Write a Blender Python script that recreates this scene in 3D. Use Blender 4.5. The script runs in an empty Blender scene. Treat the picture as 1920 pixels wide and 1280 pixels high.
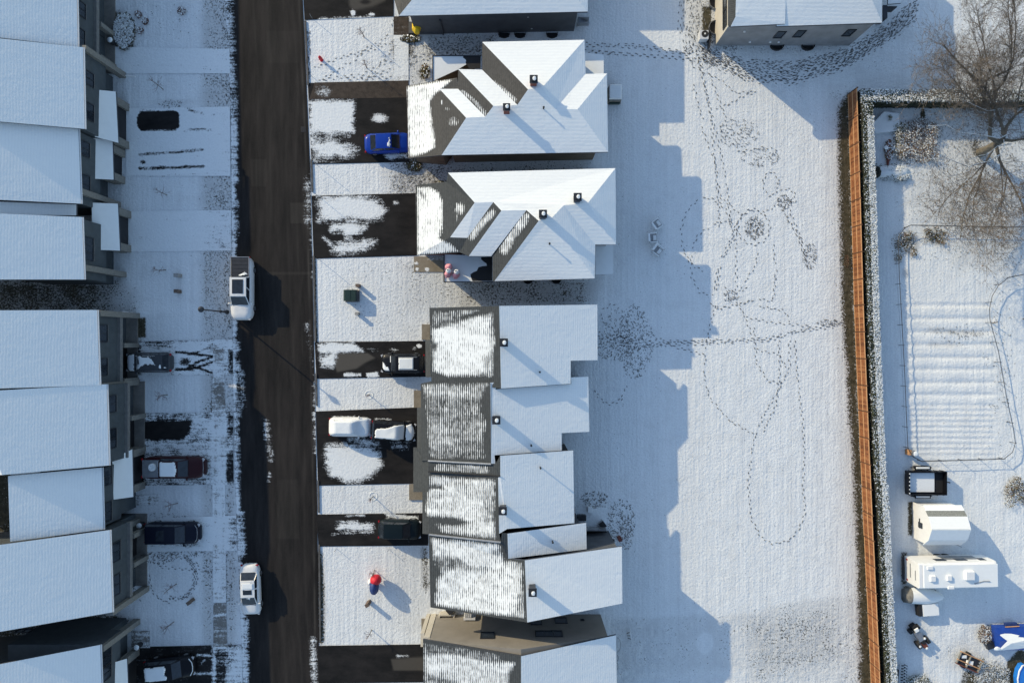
import bpy, bmesh, math, random
import numpy as np
from mathutils import Vector, Matrix
R = math.radians
rnd = random.Random(7)
C = bpy.context.scene.collection
H = 65.6                      # flying height, metres
S = H / 1280.0                # metres per survey unit on the ground

def W(px, py, z=0.0):
    """survey coordinates (1920 x 1280 plan, origin top-left) at height z -> metres"""
    f = (1 - z / H) * S
    return Vector(((px - 960) * f, (640 - py) * f, z))

# ------------------------------------------------------------------ camera, sky, sun
cam_d = bpy.data.cameras.new('camera'); cam = bpy.data.objects.new('camera', cam_d); C.objects.link(cam)
cam.location = (0, 0, H); cam.rotation_euler = (0, 0, 0)
cam_d.sensor_width = 36; cam_d.lens = 24; cam_d.clip_start = 0.5; cam_d.clip_end = 3000
sc = bpy.context.scene; sc.camera = cam
world = bpy.data.worlds.new('World'); sc.world = world; world.use_nodes = True
wn = world.node_tree.nodes; wl_ = world.node_tree.links; wn.clear()
sky = wn.new('ShaderNodeTexSky'); sky.sky_type = 'NISHITA'; sky.sun_disc = False
SUN_EL = R(22.5); SUN_AZ = math.atan2(-2387, 1960)      # direction towards the sun, clockwise from +Y
sky.sun_elevation = SUN_EL; sky.sun_rotation = SUN_AZ % (2 * math.pi)
sky.air_density = 1.0; sky.dust_density = 0.4; sky.ozone_density = 1.0
bg = wn.new('ShaderNodeBackground'); bg.inputs[1].default_value = 0.15
wo = wn.new('ShaderNodeOutputWorld')
wl_.new(sky.outputs[0], bg.inputs[0]); wl_.new(bg.outputs[0], wo.inputs[0])
sun_d = bpy.data.lights.new('sun', 'SUN'); sun = bpy.data.objects.new('sun', sun_d); C.objects.link(sun)
sun_d.energy = 2.62; sun_d.angle = R(0.5); sun_d.color = (1.0, 0.85, 0.58)
sv = Vector((math.sin(SUN_AZ) * math.cos(SUN_EL), math.cos(SUN_AZ) * math.cos(SUN_EL), math.sin(SUN_EL)))
sun.rotation_euler = sv.to_track_quat('Z', 'Y').to_euler(); sun.location = (-60, 50, 60)
sc.view_settings.view_transform = 'Standard'; sc.view_settings.look = 'None'
sc.view_settings.gamma = 1; sc.view_settings.use_curve_mapping = False
sc.view_settings.exposure = 0.62

# ------------------------------------------------------------------ materials
class NT:
    def __init__(s, name):
        s.m = bpy.data.materials.new(name); s.m.use_nodes = True
        s.n = s.m.node_tree.nodes; s.l = s.m.node_tree.links
        s.b = s.n['Principled BSDF']; s.co = None
    def set(s, sock, v):
        if isinstance(v, (int, float)): sock.default_value = v
        elif isinstance(v, tuple): sock.default_value = v if len(v) != 3 or sock.type == 'VECTOR' else (*v, 1)
        else: s.l.new(v, sock)
    def coord(s):
        if s.co is None: s.co = s.n.new('ShaderNodeTexCoord').outputs['Object']
        return s.co
    def geo(s):
        return s.n.new('ShaderNodeNewGeometry').outputs['Position']
    def scale(s, vec, sc_, rot=0):
        n = s.n.new('ShaderNodeMapping'); s.l.new(vec, n.inputs[0]); n.inputs['Scale'].default_value = sc_
        n.inputs['Rotation'].default_value = (0, 0, rot); return n.outputs[0]
    def noise(s, vec, scale=1.0, detail=3, rough=.55, dist=0):
        n = s.n.new('ShaderNodeTexNoise'); s.l.new(vec, n.inputs['Vector'])
        n.inputs['Scale'].default_value = scale; n.inputs['Detail'].default_value = detail
        n.inputs['Roughness'].default_value = rough; n.inputs['Distortion'].default_value = dist
        return n.outputs['Fac']
    def math(s, op, a, b=0.0, c=0.0, clamp=False):
        n = s.n.new('ShaderNodeMath'); n.operation = op; n.use_clamp = clamp
        s.set(n.inputs[0], a); s.set(n.inputs[1], b); s.set(n.inputs[2], c); return n.outputs[0]
    def rng(s, v, a, b, c=0.0, d=1.0, smooth=False):
        n = s.n.new('ShaderNodeMapRange'); s.set(n.inputs[0], v)
        for i, x in enumerate((a, b, c, d)): n.inputs[i + 1].default_value = x
        if smooth: n.interpolation_type = 'SMOOTHSTEP'
        return n.outputs[0]
    def mix(s, f, a, b):
        n = s.n.new('ShaderNodeMix'); n.data_type = 'RGBA'; s.set(n.inputs['Factor'], f)
        s.set(n.inputs[6], a); s.set(n.inputs[7], b); return n.outputs[2]
    def attr(s, name):
        n = s.n.new('ShaderNodeAttribute'); n.attribute_name = name; return n.outputs['Fac']
    def sep(s, vec):
        n = s.n.new('ShaderNodeSeparateXYZ'); s.l.new(vec, n.inputs[0]); return n.outputs
    def bump(s, h, dist=.02, strength=1.0, normal=None):
        n = s.n.new('ShaderNodeBump'); n.inputs['Distance'].default_value = dist; s.set(n.inputs['Strength'], strength)
        s.l.new(h, n.inputs['Height'])
        if normal is not None: s.l.new(normal, n.inputs['Normal'])
        return n.outputs[0]
    def out(s, col, rough=.8, normal=None, metal=0.0):
        s.set(s.b.inputs['Base Color'], col); s.set(s.b.inputs['Roughness'], rough); s.set(s.b.inputs['Metallic'], metal)
        if normal is not None: s.l.new(normal, s.b.inputs['Normal'])
        return s.m

SNOW = (.82, .84, .825)
def plain(name, col, rough=.7, metal=0.0, var=.15, sc_=3.0, bump=0.0, coat=0.0):
    t = NT(name); n = t.noise(t.coord(), sc_, 4)
    dark = tuple(c * (1 - var) for c in col); lite = tuple(min(1, c * (1 + var)) for c in col)
    c = t.mix(t.rng(n, .3, .7), dark, lite)
    nb = t.bump(t.noise(t.coord(), sc_ * 6, 3), bump) if bump else None
    if coat: t.b.inputs['Coat Weight'].default_value = coat; t.b.inputs['Coat Roughness'].default_value = .08
    return t.out(c, rough, nb, metal)

def m_ground():
    t = NT('snowy_ground'); p = t.geo(); c = t.attr('cover')
    nf = t.noise(p, 5.5, 5, .65, .4)
    nm = t.noise(p, .7, 4, .6)
    nff = t.noise(p, 13, 3, .6)
    th = t.rng(t.math('ADD', t.math('MULTIPLY', nf, .62), t.math('MULTIPLY', nff, .38)), .34, .63, .0, 1.0)
    th = t.math('ADD', th, t.rng(nm, .3, .7, -.18, .18))
    fac = t.rng(t.math('SUBTRACT', t.math('MULTIPLY', c, 1.18), th), -.08, .14, 0, 1)
    ng = t.noise(p, 2.2, 5, .7)
    under = t.mix(t.rng(ng, .35, .65), (.030, .028, .014), (.095, .082, .052))
    grain = t.rng(t.noise(p, 7, 5, .75), .34, .58, .66, 1.0)
    streak = t.rng(t.noise(t.scale(p, (2.1, .03, 1)), 1.0, 3), .35, .65, .86, 1.0)
    sn = t.mix(t.math('MULTIPLY', grain, streak), (.45, .46, .47), SNOW)
    sn = t.mix(t.math('MULTIPLY', t.rng(t.math('ADD', c, t.rng(nm, .3, .7, -.08, .08)), .55, .95, 1, 0), .62), sn, (.36, .35, .33))
    col = t.mix(fac, under, sn)
    h = t.math('ADD', t.noise(p, 4.0, 4, .62), t.math('MULTIPLY', t.noise(t.scale(p, (3.0, .12, 1)), 1.0, 2), .7))
    b1 = t.bump(h, .085, .85)
    b2 = t.bump(fac, .03, .5, b1)
    t.b.inputs['Specular IOR Level'].default_value = .25
    return t.out(col, .75, b2)
def m_snow(name='snow', bump=.03, s=5.0):
    t = NT(name); p = t.geo()
    c = t.mix(t.rng(t.noise(p, s, 3), .3, .7), tuple(x * .96 for x in SNOW), SNOW)
    t.b.inputs['Specular IOR Level'].default_value = .25
    return t.out(c, .7, t.bump(t.noise(p, s, 4, .6), bump, .7))
def m_asphalt(name, a, b, stretch=(1, 1, 1), bs=.5):
    t = NT(name); p = t.geo(); c = t.attr('cover'); d = t.attr('dry')
    nf = t.noise(p, 6.5, 5, .7, .3); nm = t.noise(p, .9, 4, .65)
    th = t.math('ADD', t.rng(t.math('ADD', t.math('MULTIPLY', nf, .6), t.math('MULTIPLY', t.noise(p, 15, 3, .6), .4)), .33, .64, .0, 1.0), t.rng(nm, .3, .7, -.30, .30))
    fac = t.rng(t.math('SUBTRACT', t.math('MULTIPLY', c, 1.3), th), -.30, .22, 0, 1)
    th = t.math('ADD', th, t.rng(t.noise(t.scale(p, (.55, 4.5, 1)), 1.0, 4, .6), .3, .7, -.34, .34))
    fac = t.rng(t.math('SUBTRACT', t.math('MULTIPLY', c, 1.45), th), -.30, .26, 0, 1)
    fac = t.math('MULTIPLY', fac, t.rng(c, .0, .10, 0, 1))
    n = t.noise(t.scale(p, stretch), bs, 5, .65)
    base = t.mix(t.rng(n, .35, .65), a, b)
    base = t.mix(t.math('MULTIPLY', t.rng(t.noise(p, 22, 2), .5, .8), .35), base, tuple(x * 2.2 for x in b))
    base = t.mix(d, base, (.115, .105, .09))
    col = t.mix(fac, base, SNOW)
    rough = t.rng(fac, 0, 1, .62, .8)
    t.b.inputs['Specular IOR Level'].default_value = .07
    col = t.mix(fac, base, t.mix(t.rng(t.noise(p, 7, 5, .75), .32, .62, .20, 0), SNOW, (.45, .46, .47)))
    return t.out(col, rough, t.bump(fac, .03, .6, t.bump(t.noise(p, 4.0, 4, .62), .06, t.rng(fac, 0, 1, .12, .8))))
def m_roof(name, axis='x', full=False, base=(.046, .051, .052), period=.17):
    """shingled roof; the snow lies in courses across the slope"""
    t = NT(name); p = t.geo(); x, y, z = t.sep(p)
    ax = x if axis == 'x' else y
    ph = t.math('ADD', ax, t.math('MULTIPLY', t.noise(t.scale(p, (.3, .3, 0)), 1), .25))
    wv = t.math('SINE', t.math('MULTIPLY', ph, 2 * math.pi / period))
    if full:
        st = t.rng(wv, -1, 1, 0, 1)
        soft = t.noise(t.scale(p, (.5, 1.2, 1)), 1, 4)
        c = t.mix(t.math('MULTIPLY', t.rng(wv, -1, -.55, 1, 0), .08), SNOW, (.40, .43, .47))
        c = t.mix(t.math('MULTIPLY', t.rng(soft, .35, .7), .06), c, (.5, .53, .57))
        t.b.inputs['Specular IOR Level'].default_value = .25
        h = t.math('ADD', t.math('MULTIPLY', st, .16), t.math('ADD', t.noise(p, 3.0, 4, .6), t.math('MULTIPLY', soft, 1.2)))
        return t.out(c, .75, t.bump(h, .035, .7))
    cv = t.attr('cover')
    stretch = (.35, 1.4, 1) if axis == 'x' else (1.4, .35, 1)
    st2 = (7, 2.2, 1) if axis == 'x' else (2.2, 7, 1)
    nm = t.noise(t.scale(p, stretch), 1.0, 4, .6); nf = t.noise(t.scale(p, st2), 1.0, 3, .6)
    v = t.math('ADD', cv, t.rng(nm, .25, .75, -.24, .24))
    v = t.math('ADD', v, t.rng(nf, .25, .75, -.34, .34))
    v = t.math('ADD', v, t.math('MULTIPLY', wv, .33))
    edge = t.rng(cv, .02, .2, -1, 0)
    fac = t.rng(t.math('ADD', v, edge), .38, .82, 0, 1)
    sh = t.noise(t.scale(p, (6, 3.5, 1)), 1.0, 4, .7)
    col = t.mix(t.rng(sh, .3, .7), tuple(c * .75 for c in base), tuple(c * 1.35 for c in base))
    col = t.mix(t.math('MULTIPLY', t.rng(wv, -1, -.6, 1, 0), .35), col, tuple(c * .45 for c in base))
    col = t.mix(fac, col, SNOW)
    return t.out(col, .85, t.bump(fac, .03, .6, t.bump(wv, .008, .6)))

M = {}
M['ground'] = m_ground()
M['snow'] = m_snow(); M['snow_soft'] = m_snow('snow_smooth', .012, 3)
M['road'] = m_asphalt('road_asphalt', (.0110, .0106, .0105), (.030, .0262, .0240), (1.2, .16, 1), .9)
M['drive'] = m_asphalt('driveway_asphalt', (.012, .012, .012), (.026, .024, .023), (.5, 1, 1), .9)
M['paver'] = m_asphalt('brown_paving', (.042, .034, .028), (.075, .060, .048), (1, 1, 1), 2.0)
M['walk'] = m_asphalt('pale_concrete', (.16, .15, .135), (.24, .225, .20), (1, 1, 1), 1.0)
M['kerb'] = plain('dirty_kerb_concrete', (.10, .095, .088), .9, sc_=2, var=.4)
M['beigewalk'] = m_asphalt('beige_concrete', (.20, .17, .125), (.27, .235, .18), (1, 1, 1), 1.0)
M['roof_we'] = m_roof('patchy_shingles_course_x', 'x'); M['roof_ns'] = m_roof('patchy_shingles_course_y', 'y')
M['roofb_we'] = m_roof('brown_shingles_course_x', 'x', base=(.058, .056, .052))
M['snowroof_we'] = m_roof('snowed_shingles_course_x', 'x', True, period=.2); M['snowroof_ns'] = m_roof('snowed_shingles_course_y', 'y', True, period=.3)
M['snowroof_fl'] = m_snow('snowed_flat_roof', .010, 2)
M['wall_grey'] = plain('grey_siding', (.062, .074, .080), .8, sc_=1.5)
M['wall_dark'] = plain('charcoal_siding', (.085, .09, .098), .8, sc_=1.2)
M['wall_mid'] = plain('grey_stucco', (.23, .23, .235), .85, sc_=1.0)
M['wall_brown'] = plain('brown_siding', (.17, .13, .09), .8, sc_=1.2)
M['wall_beige'] = plain('beige_stucco', (.235, .215, .185), .85, sc_=.8, var=.10)
M['wall_cream'] = plain('cream_stucco', (.52, .48, .40), .85, sc_=.8, var=.05)
M['pier'] = plain('pale_brick', (.20, .19, .165), .85, sc_=5)
M['beam'] = plain('taupe_fascia', (.17, .165, .155), .7)
M['fascia'] = plain('dark_fascia', (.05, .055, .065), .6)
M['white'] = plain('white_paint', (.78, .78, .76), .5, var=.04)
M['whitetrim'] = plain('white_trim', (.6, .61, .62), .5, var=.05)
M['glass'] = plain('window_glass', (.02, .026, .034), .12, var=.3)
M['frame'] = plain('black_frame', (.018, .02, .024), .45)
M['door'] = plain('dark_garage_door', (.014, .014, .016), .6)
M['black'] = plain('black_rubber', (.012, .012, .013), .75)
M['metal'] = plain('grey_metal', (.32, .33, .34), .4, .6)
M['darkmetal'] = plain('dark_metal', (.035, .037, .042), .45, .3)
M['wood'] = plain('cedar_boards', (.235, .086, .030), .75, sc_=3.5, var=.30)
M['wood2'] = plain('cedar_boards_dark', (.155, .054, .019), .8, sc_=3.5, var=.3)
M['wood3'] = plain('cedar_boards_pale', (.30, .122, .046), .8, sc_=3.5, var=.2)
M['woodrail'] = plain('cedar_rail', (.52, .28, .13), .75, sc_=3, var=.12)
M['wooddark'] = plain('dark_cedar_post', (.10, .045, .02), .8)  # darker cedar tone for the fence posts
M['bark'] = plain('grey_bark', (.155, .135, .105), .9, sc_=8, var=.35, bump=.02)
M['twig'] = plain('pale_twigs', (.15, .125, .10), .9, sc_=9, var=.4)
M['redtwig'] = plain('red_twigs', (.13, .07, .06), .9)
M['leafbrown'] = plain('brown_leaves', (.15, .085, .045), .85, sc_=4, var=.5)
M['leafgreen'] = plain('dark_green_leaves', (.050, .058, .028), .8, sc_=5, var=.5)
M['leafolive'] = plain('olive_leaves', (.105, .095, .030), .85, sc_=5, var=.45)
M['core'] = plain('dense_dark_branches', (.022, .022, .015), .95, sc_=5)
M['soil'] = plain('bare_soil', (.085, .065, .04), .95, sc_=4, var=.4)
M['shingle_grey'] = plain('mottled_grey_shingles', (.21, .22, .20), .9, sc_=9, var=.35)
M['tirefp'] = plain('trodden_grass', (.165, .165, .16), .95, sc_=2, var=.5)
M['green'] = plain('dark_green_steel', (.010, .030, .022), .45)
M['yellow'] = plain('yellow_plastic', (.85, .55, .01), .45, var=.08)
M['red'] = plain('red_fabric', (.62, .015, .03), .6, var=.1)
M['pink'] = plain('pink_fabric', (.72, .30, .33), .6, var=.15)
M['navyfab'] = plain('navy_fabric', (.02, .045, .16), .6)
M['bluetarp'] = plain('blue_tarpaulin', (.012, .055, .30), .45, var=.12)
M['poolblue'] = plain('bright_blue_plastic', (.02, .19, .62), .4, var=.08)
M['brownstone'] = plain('brown_cut_stone', (.14, .10, .075), .85, sc_=7, var=.3)
M['greystone'] = plain('pale_cut_stone', (.30, .29, .27), .85, sc_=7, var=.2)
M['rust'] = plain('rusty_steel', (.16, .045, .03), .8, sc_=8, var=.4)
M['tarpgrey'] = plain('weathered_tarp', (.20, .19, .165), .85, sc_=3, var=.3)
M['tail'] = plain('red_lamp', (.35, .01, .015), .25)
M['head'] = plain('clear_lamp', (.5, .5, .5), .15)
def paint(name, col, rough=.42, metal=0):
    m = plain(name, col, rough, metal, var=.05, coat=.05); m.node_tree.nodes['Principled BSDF'].inputs['Specular IOR Level'].default_value = .22; return m
M['pwhite'] = paint('white_car_paint', (.72, .72, .70), .35, 0); M['pblue'] = paint('blue_car_paint', (.007, .042, .30), .3, 0)
M['pblack'] = paint('black_car_paint', (.005, .0055, .008)); M['pnavy'] = paint('navy_car_paint', (.004, .006, .016))
M['pgreen'] = paint('dark_green_car_paint', (.005, .011, .014)); M['pmaroon'] = paint('maroon_car_paint', (.032, .006, .008))
M['pgrey'] = paint('grey_car_paint', (.055, .06, .066))

# ------------------------------------------------------------------ mesh builder
def chain_loc(o):
    v = Vector((0, 0, 0))
    while o is not None: v += o.location; o = o.parent
    return v
class MB:
    def __init__(s): s.v = []; s.f = []; s.mi = []; s.cur = 0
    def add(s, vs, fs):
        b = len(s.v); s.v += [tuple(v) for v in vs]; s.f += [tuple(b + i for i in f) for f in fs]; s.mi += [s.cur] * len(fs); return s
    def poly(s, pts): return s.add(pts, [tuple(range(len(pts)))])
    def prism(s, pts, z0, z1):
        """pts: xy list (metres)"""
        a = sum(pts[i][0] * pts[(i + 1) % len(pts)][1] - pts[(i + 1) % len(pts)][0] * pts[i][1] for i in range(len(pts)))
        if a < 0: pts = pts[::-1]
        n = len(pts); vs = [(p[0], p[1], z0) for p in pts] + [(p[0], p[1], z1) for p in pts]
        fs = [tuple(range(n))[::-1], tuple(range(n, 2 * n))] + [(i, (i + 1) % n, n + (i + 1) % n, n + i) for i in range(n)]
        return s.add(vs, fs)
    def box(s, c, d, rz=0.0, taper=1.0):
        cs, sn = math.cos(rz), math.sin(rz); vs = []
        for k, zz in enumerate((-.5, .5)):
            tp = taper if k else 1.0
            for x, y in ((-.5, -.5), (.5, -.5), (.5, .5), (-.5, .5)):
                X, Y = x * d[0] * tp, y * d[1] * tp
                vs.append((c[0] + X * cs - Y * sn, c[1] + X * sn + Y * cs, c[2] + zz * d[2]))
        return s.add(vs, [(3, 2, 1, 0), (4, 5, 6, 7), (0, 1, 5, 4), (1, 2, 6, 5), (2, 3, 7, 6), (3, 0, 4, 7)])
    def pbox(s, x0, y0, x1, y1, z0, z1):
        a = W(x0, y0, z1); b = W(x1, y1, z1)
        return s.box(((a.x + b.x) / 2, (a.y + b.y) / 2, (z0 + z1) / 2), (abs(b.x - a.x), abs(b.y - a.y), z1 - z0))
    def tube(s, pts, rs, n=6, cap=True):
        pts = [Vector(p) for p in pts]
        if isinstance(rs, (int, float)): rs = [rs] * len(pts)
        base = len(s.v); ref = Vector((.13, .21, 1))
        for i, p in enumerate(pts):
            d = (pts[min(i + 1, len(pts) - 1)] - pts[max(i - 1, 0)])
            d = d.normalized() if d.length > 1e-9 else Vector((0, 0, 1))
            r_ = ref if abs(d.dot(ref.normalized())) < .93 else Vector((1, 0, 0))
            a = d.cross(r_).normalized(); b = d.cross(a)
            for k in range(n):
                t = 2 * math.pi * k / n; q = p + (a * math.cos(t) + b * math.sin(t)) * rs[i]; s.v.append(tuple(q))
        for i in range(len(pts) - 1):
            for k in range(n):
                s.f.append((base + i * n + k, base + i * n + (k + 1) % n, base + (i + 1) * n + (k + 1) % n, base + (i + 1) * n + k)); s.mi.append(s.cur)
        if cap:
            s.f.append(tuple(base + k for k in range(n))[::-1]); s.mi.append(s.cur)
            s.f.append(tuple(base + (len(pts) - 1) * n + k for k in range(n))); s.mi.append(s.cur)
        return s
    def lathe(s, c, prof, n=16):
        """prof: list of (r,z)"""
        base = len(s.v)
        for r_, z in prof:
            for k in range(n):
                t = 2 * math.pi * k / n; s.v.append((c[0] + r_ * math.cos(t), c[1] + r_ * math.sin(t), c[2] + z))
        for i in range(len(prof) - 1):
            for k in range(n):
                s.f.append((base + i * n + k, base + i * n + (k + 1) % n, base + (i + 1) * n + (k + 1) % n, base + (i + 1) * n + k)); s.mi.append(s.cur)
        s.f.append(tuple(base + k for k in range(n))[::-1]); s.mi.append(s.cur)
        s.f.append(tuple(base + (len(prof) - 1) * n + k for k in range(n))); s.mi.append(s.cur)
        return s
    def blob(s, c, r, seed=0, n=8, m=5, rough=.12, flat=0.0):
        rr = random.Random(seed); prof = []
        base = len(s.v)
        for i in range(m + 1):
            ph = math.pi * i / m
            for k in range(n):
                t = 2 * math.pi * k / n; q = 1 + rr.uniform(-rough, rough)
                z = -math.cos(ph) * r[2] * q
                s.v.append((c[0] + math.sin(ph) * math.cos(t) * r[0] * q, c[1] + math.sin(ph) * math.sin(t) * r[1] * q, c[2] + max(z, -flat if flat else z)))
        for i in range(m):
            for k in range(n):
                s.f.append((base + i * n + k, base + i * n + (k + 1) % n, base + (i + 1) * n + (k + 1) % n, base + (i + 1) * n + k)); s.mi.append(s.cur)
        return s
    def build(s, name, mats, parent=None, local=False, smooth=False, attrs=None, **props):
        me = bpy.data.meshes.new(name); V = s.v
        if not isinstance(mats, (list, tuple)): mats = [mats]
        off = Vector((0, 0, 0)); loc = Vector((0, 0, 0))
        if not local:
            if parent is not None: off = chain_loc(parent)
            elif props.pop('center', True):
                A = np.array(V); off = Vector((float(A[:, 0].mean()), float(A[:, 1].mean()), float(A[:, 2].min()))); loc = off.copy()
        V = [(v[0] - off.x, v[1] - off.y, v[2] - off.z) for v in V]
        me.from_pydata(V, [], s.f)
        for m in mats: me.materials.append(M[m] if isinstance(m, str) else m)
        me.polygons.foreach_set('material_index', s.mi)
        if smooth: me.polygons.foreach_set('use_smooth', [True] * len(s.f))
        if attrs:
            for k, a in attrs.items():
                at = me.attributes.new(k, 'FLOAT', 'POINT'); at.data.foreach_set('value', np.asarray(a, dtype=np.float32))
        me.update()
        o = bpy.data.objects.new(name, me); C.objects.link(o); o.location = loc; o.parent = parent
        for k, v in props.items(): o[k] = v
        return o

def thing(name, label, cat, loc, rz=0.0, group=None):
    o = bpy.data.objects.new(name, None); C.objects.link(o); o.location = loc; o.rotation_euler = (0, 0, rz)
    o.empty_display_size = .3; o['label'] = label; o['category'] = cat
    if group: o['group'] = group
    return o
def copy_tree(o, parent=None):
    c = o.copy(); C.objects.link(c); c.parent = parent
    for ch in list(o.children): copy_tree(ch, c)
    return c

# ------------------------------------------------------------------ snow cover in survey units
def in_poly(x, y, P):
    r = np.zeros(x.shape, bool); n = len(P)
    for i in range(n):
        x0, y0 = P[i]; x1, y1 = P[(i + 1) % n]
        if y0 == y1: continue
        c = ((y0 > y) != (y1 > y)) & (x < (x1 - x0) * (y - y0) / (y1 - y0) + x0)
        r ^= c
    return r
def seg_d(x, y, a, b):
    ax, ay = a; bx, by = b; dx, dy = bx - ax, by - ay; L = dx * dx + dy * dy + 1e-9
    t = np.clip(((x - ax) * dx + (y - ay) * dy) / L, 0, 1)
    return np.hypot(x - ax - t * dx, y - ay - t * dy)
def cover(x, y, base, ops):
    c = np.full(x.shape, float(base))
    for op in ops:
        k = op[0]
        if k == 'E':
            _, cx, cy, rx, ry, v, so = op; w = np.clip((1 - np.hypot((x - cx) / rx, (y - cy) / ry)) / so, 0, 1)
        elif k == 'B':
            _, x0, y0, x1, y1, v, so = op
            d = np.minimum(np.minimum(x - x0, x1 - x), np.minimum(y - y0, y1 - y)); w = np.clip(d / so + .5, 0, 1)
        elif k == 'L':
            _, P, wd, v, so = op; d = np.full(x.shape, 1e9)
            for i in range(len(P) - 1): d = np.minimum(d, seg_d(x, y, P[i], P[i + 1]))
            w = np.clip((wd - d) / so + .5, 0, 1)
        elif k == 'P':
            _, P, v, so = op; d = np.full(x.shape, 1e9)
            for i in range(len(P)): d = np.minimum(d, seg_d(x, y, P[i], P[(i + 1) % len(P)]))
            d = np.where(in_poly(x, y, P), d, -d); w = np.clip(d / so + .5, 0, 1)
        c = c * (1 - w) + v * w
    return c
def vnoise(x, y, s, seed):
    r = np.random.RandomState(seed); g = r.rand(256, 256); u = x / s + 1000; v = y / s + 1000
    i = np.floor(u).astype(int); j = np.floor(v).astype(int); fu = u - i; fv = v - j
    fu = fu * fu * (3 - 2 * fu); fv = fv * fv * (3 - 2 * fv); i %= 255; j %= 255
    return (g[i, j] * (1 - fu) + g[i + 1, j] * fu) * (1 - fv) + (g[i, j + 1] * (1 - fu) + g[i + 1, j + 1] * fu) * fv
def np_mesh(name, X, Y, Z, mat, attrs, parent=None, **props):
    """regular grid of shape (r,c)"""
    r_, c_ = X.shape; co = np.stack([X, Y, Z], -1).reshape(-1, 3).astype(np.float32)
    idx = np.arange(r_ * c_).reshape(r_, c_)
    q = np.stack([idx[:-1, :-1], idx[1:, :-1], idx[1:, 1:], idx[:-1, 1:]], -1).reshape(-1, 4)
    p0, p1, p3 = co[q[0, 0]], co[q[0, 1]], co[q[0, 3]]
    if np.cross(p1 - p0, p3 - p0)[2] < 0: q = q[:, ::-1]
    me = bpy.data.meshes.new(name); me.vertices.add(len(co)); me.vertices.foreach_set('co', co.ravel())
    me.loops.add(q.size); me.loops.foreach_set('vertex_index', q.ravel().astype(np.int32))
    me.polygons.add(len(q)); me.polygons.foreach_set('loop_start', np.arange(0, q.size, 4, dtype=np.int32))
    me.polygons.foreach_set('loop_total', np.full(len(q), 4, dtype=np.int32)); me.polygons.foreach_set('use_smooth', np.ones(len(q), bool))
    me.materials.append(M[mat])
    for k, a in attrs.items():
        at = me.attributes.new(k, 'FLOAT', 'POINT'); at.data.foreach_set('value', a.ravel().astype(np.float32))
    me.update(calc_edges=True); me.validate()
    o = bpy.data.objects.new(name, me); C.objects.link(o); o.parent = parent
    for k, v in props.items(): o[k] = v
    return o
def sheet(name, quad, z, mat, base=0.0, ops=(), dry=(), res=.12, parent=None, thick=0, **props):
    """quad: four survey corners TL,TR,BR,BL (at height z)"""
    P = [np.array(W(q[0], q[1], z)[:2]) for q in quad]
    nu = max(2, int(np.linalg.norm(P[1] - P[0]) / res)); nv = max(2, int(np.linalg.norm(P[3] - P[0]) / res))
    u, v = np.meshgrid(np.linspace(0, 1, nu + 1), np.linspace(0, 1, nv + 1))
    X = P[0][0] * (1 - u) * (1 - v) + P[1][0] * u * (1 - v) + P[2][0] * u * v + P[3][0] * (1 - u) * v
    Y = P[0][1] * (1 - u) * (1 - v) + P[1][1] * u * (1 - v) + P[2][1] * u * v + P[3][1] * (1 - u) * v
    f = (1 - z / H) * S; px = X / f + 960; py = 640 - Y / f
    cv = cover(px, py, base, ops); dr = cover(px, py, 0, dry)
    if parent is None: props.setdefault('kind', 'structure')
    return np_mesh(name, X, Y, np.full(X.shape, z), mat, {'cover': cv, 'dry': dr}, parent, **props)
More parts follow.
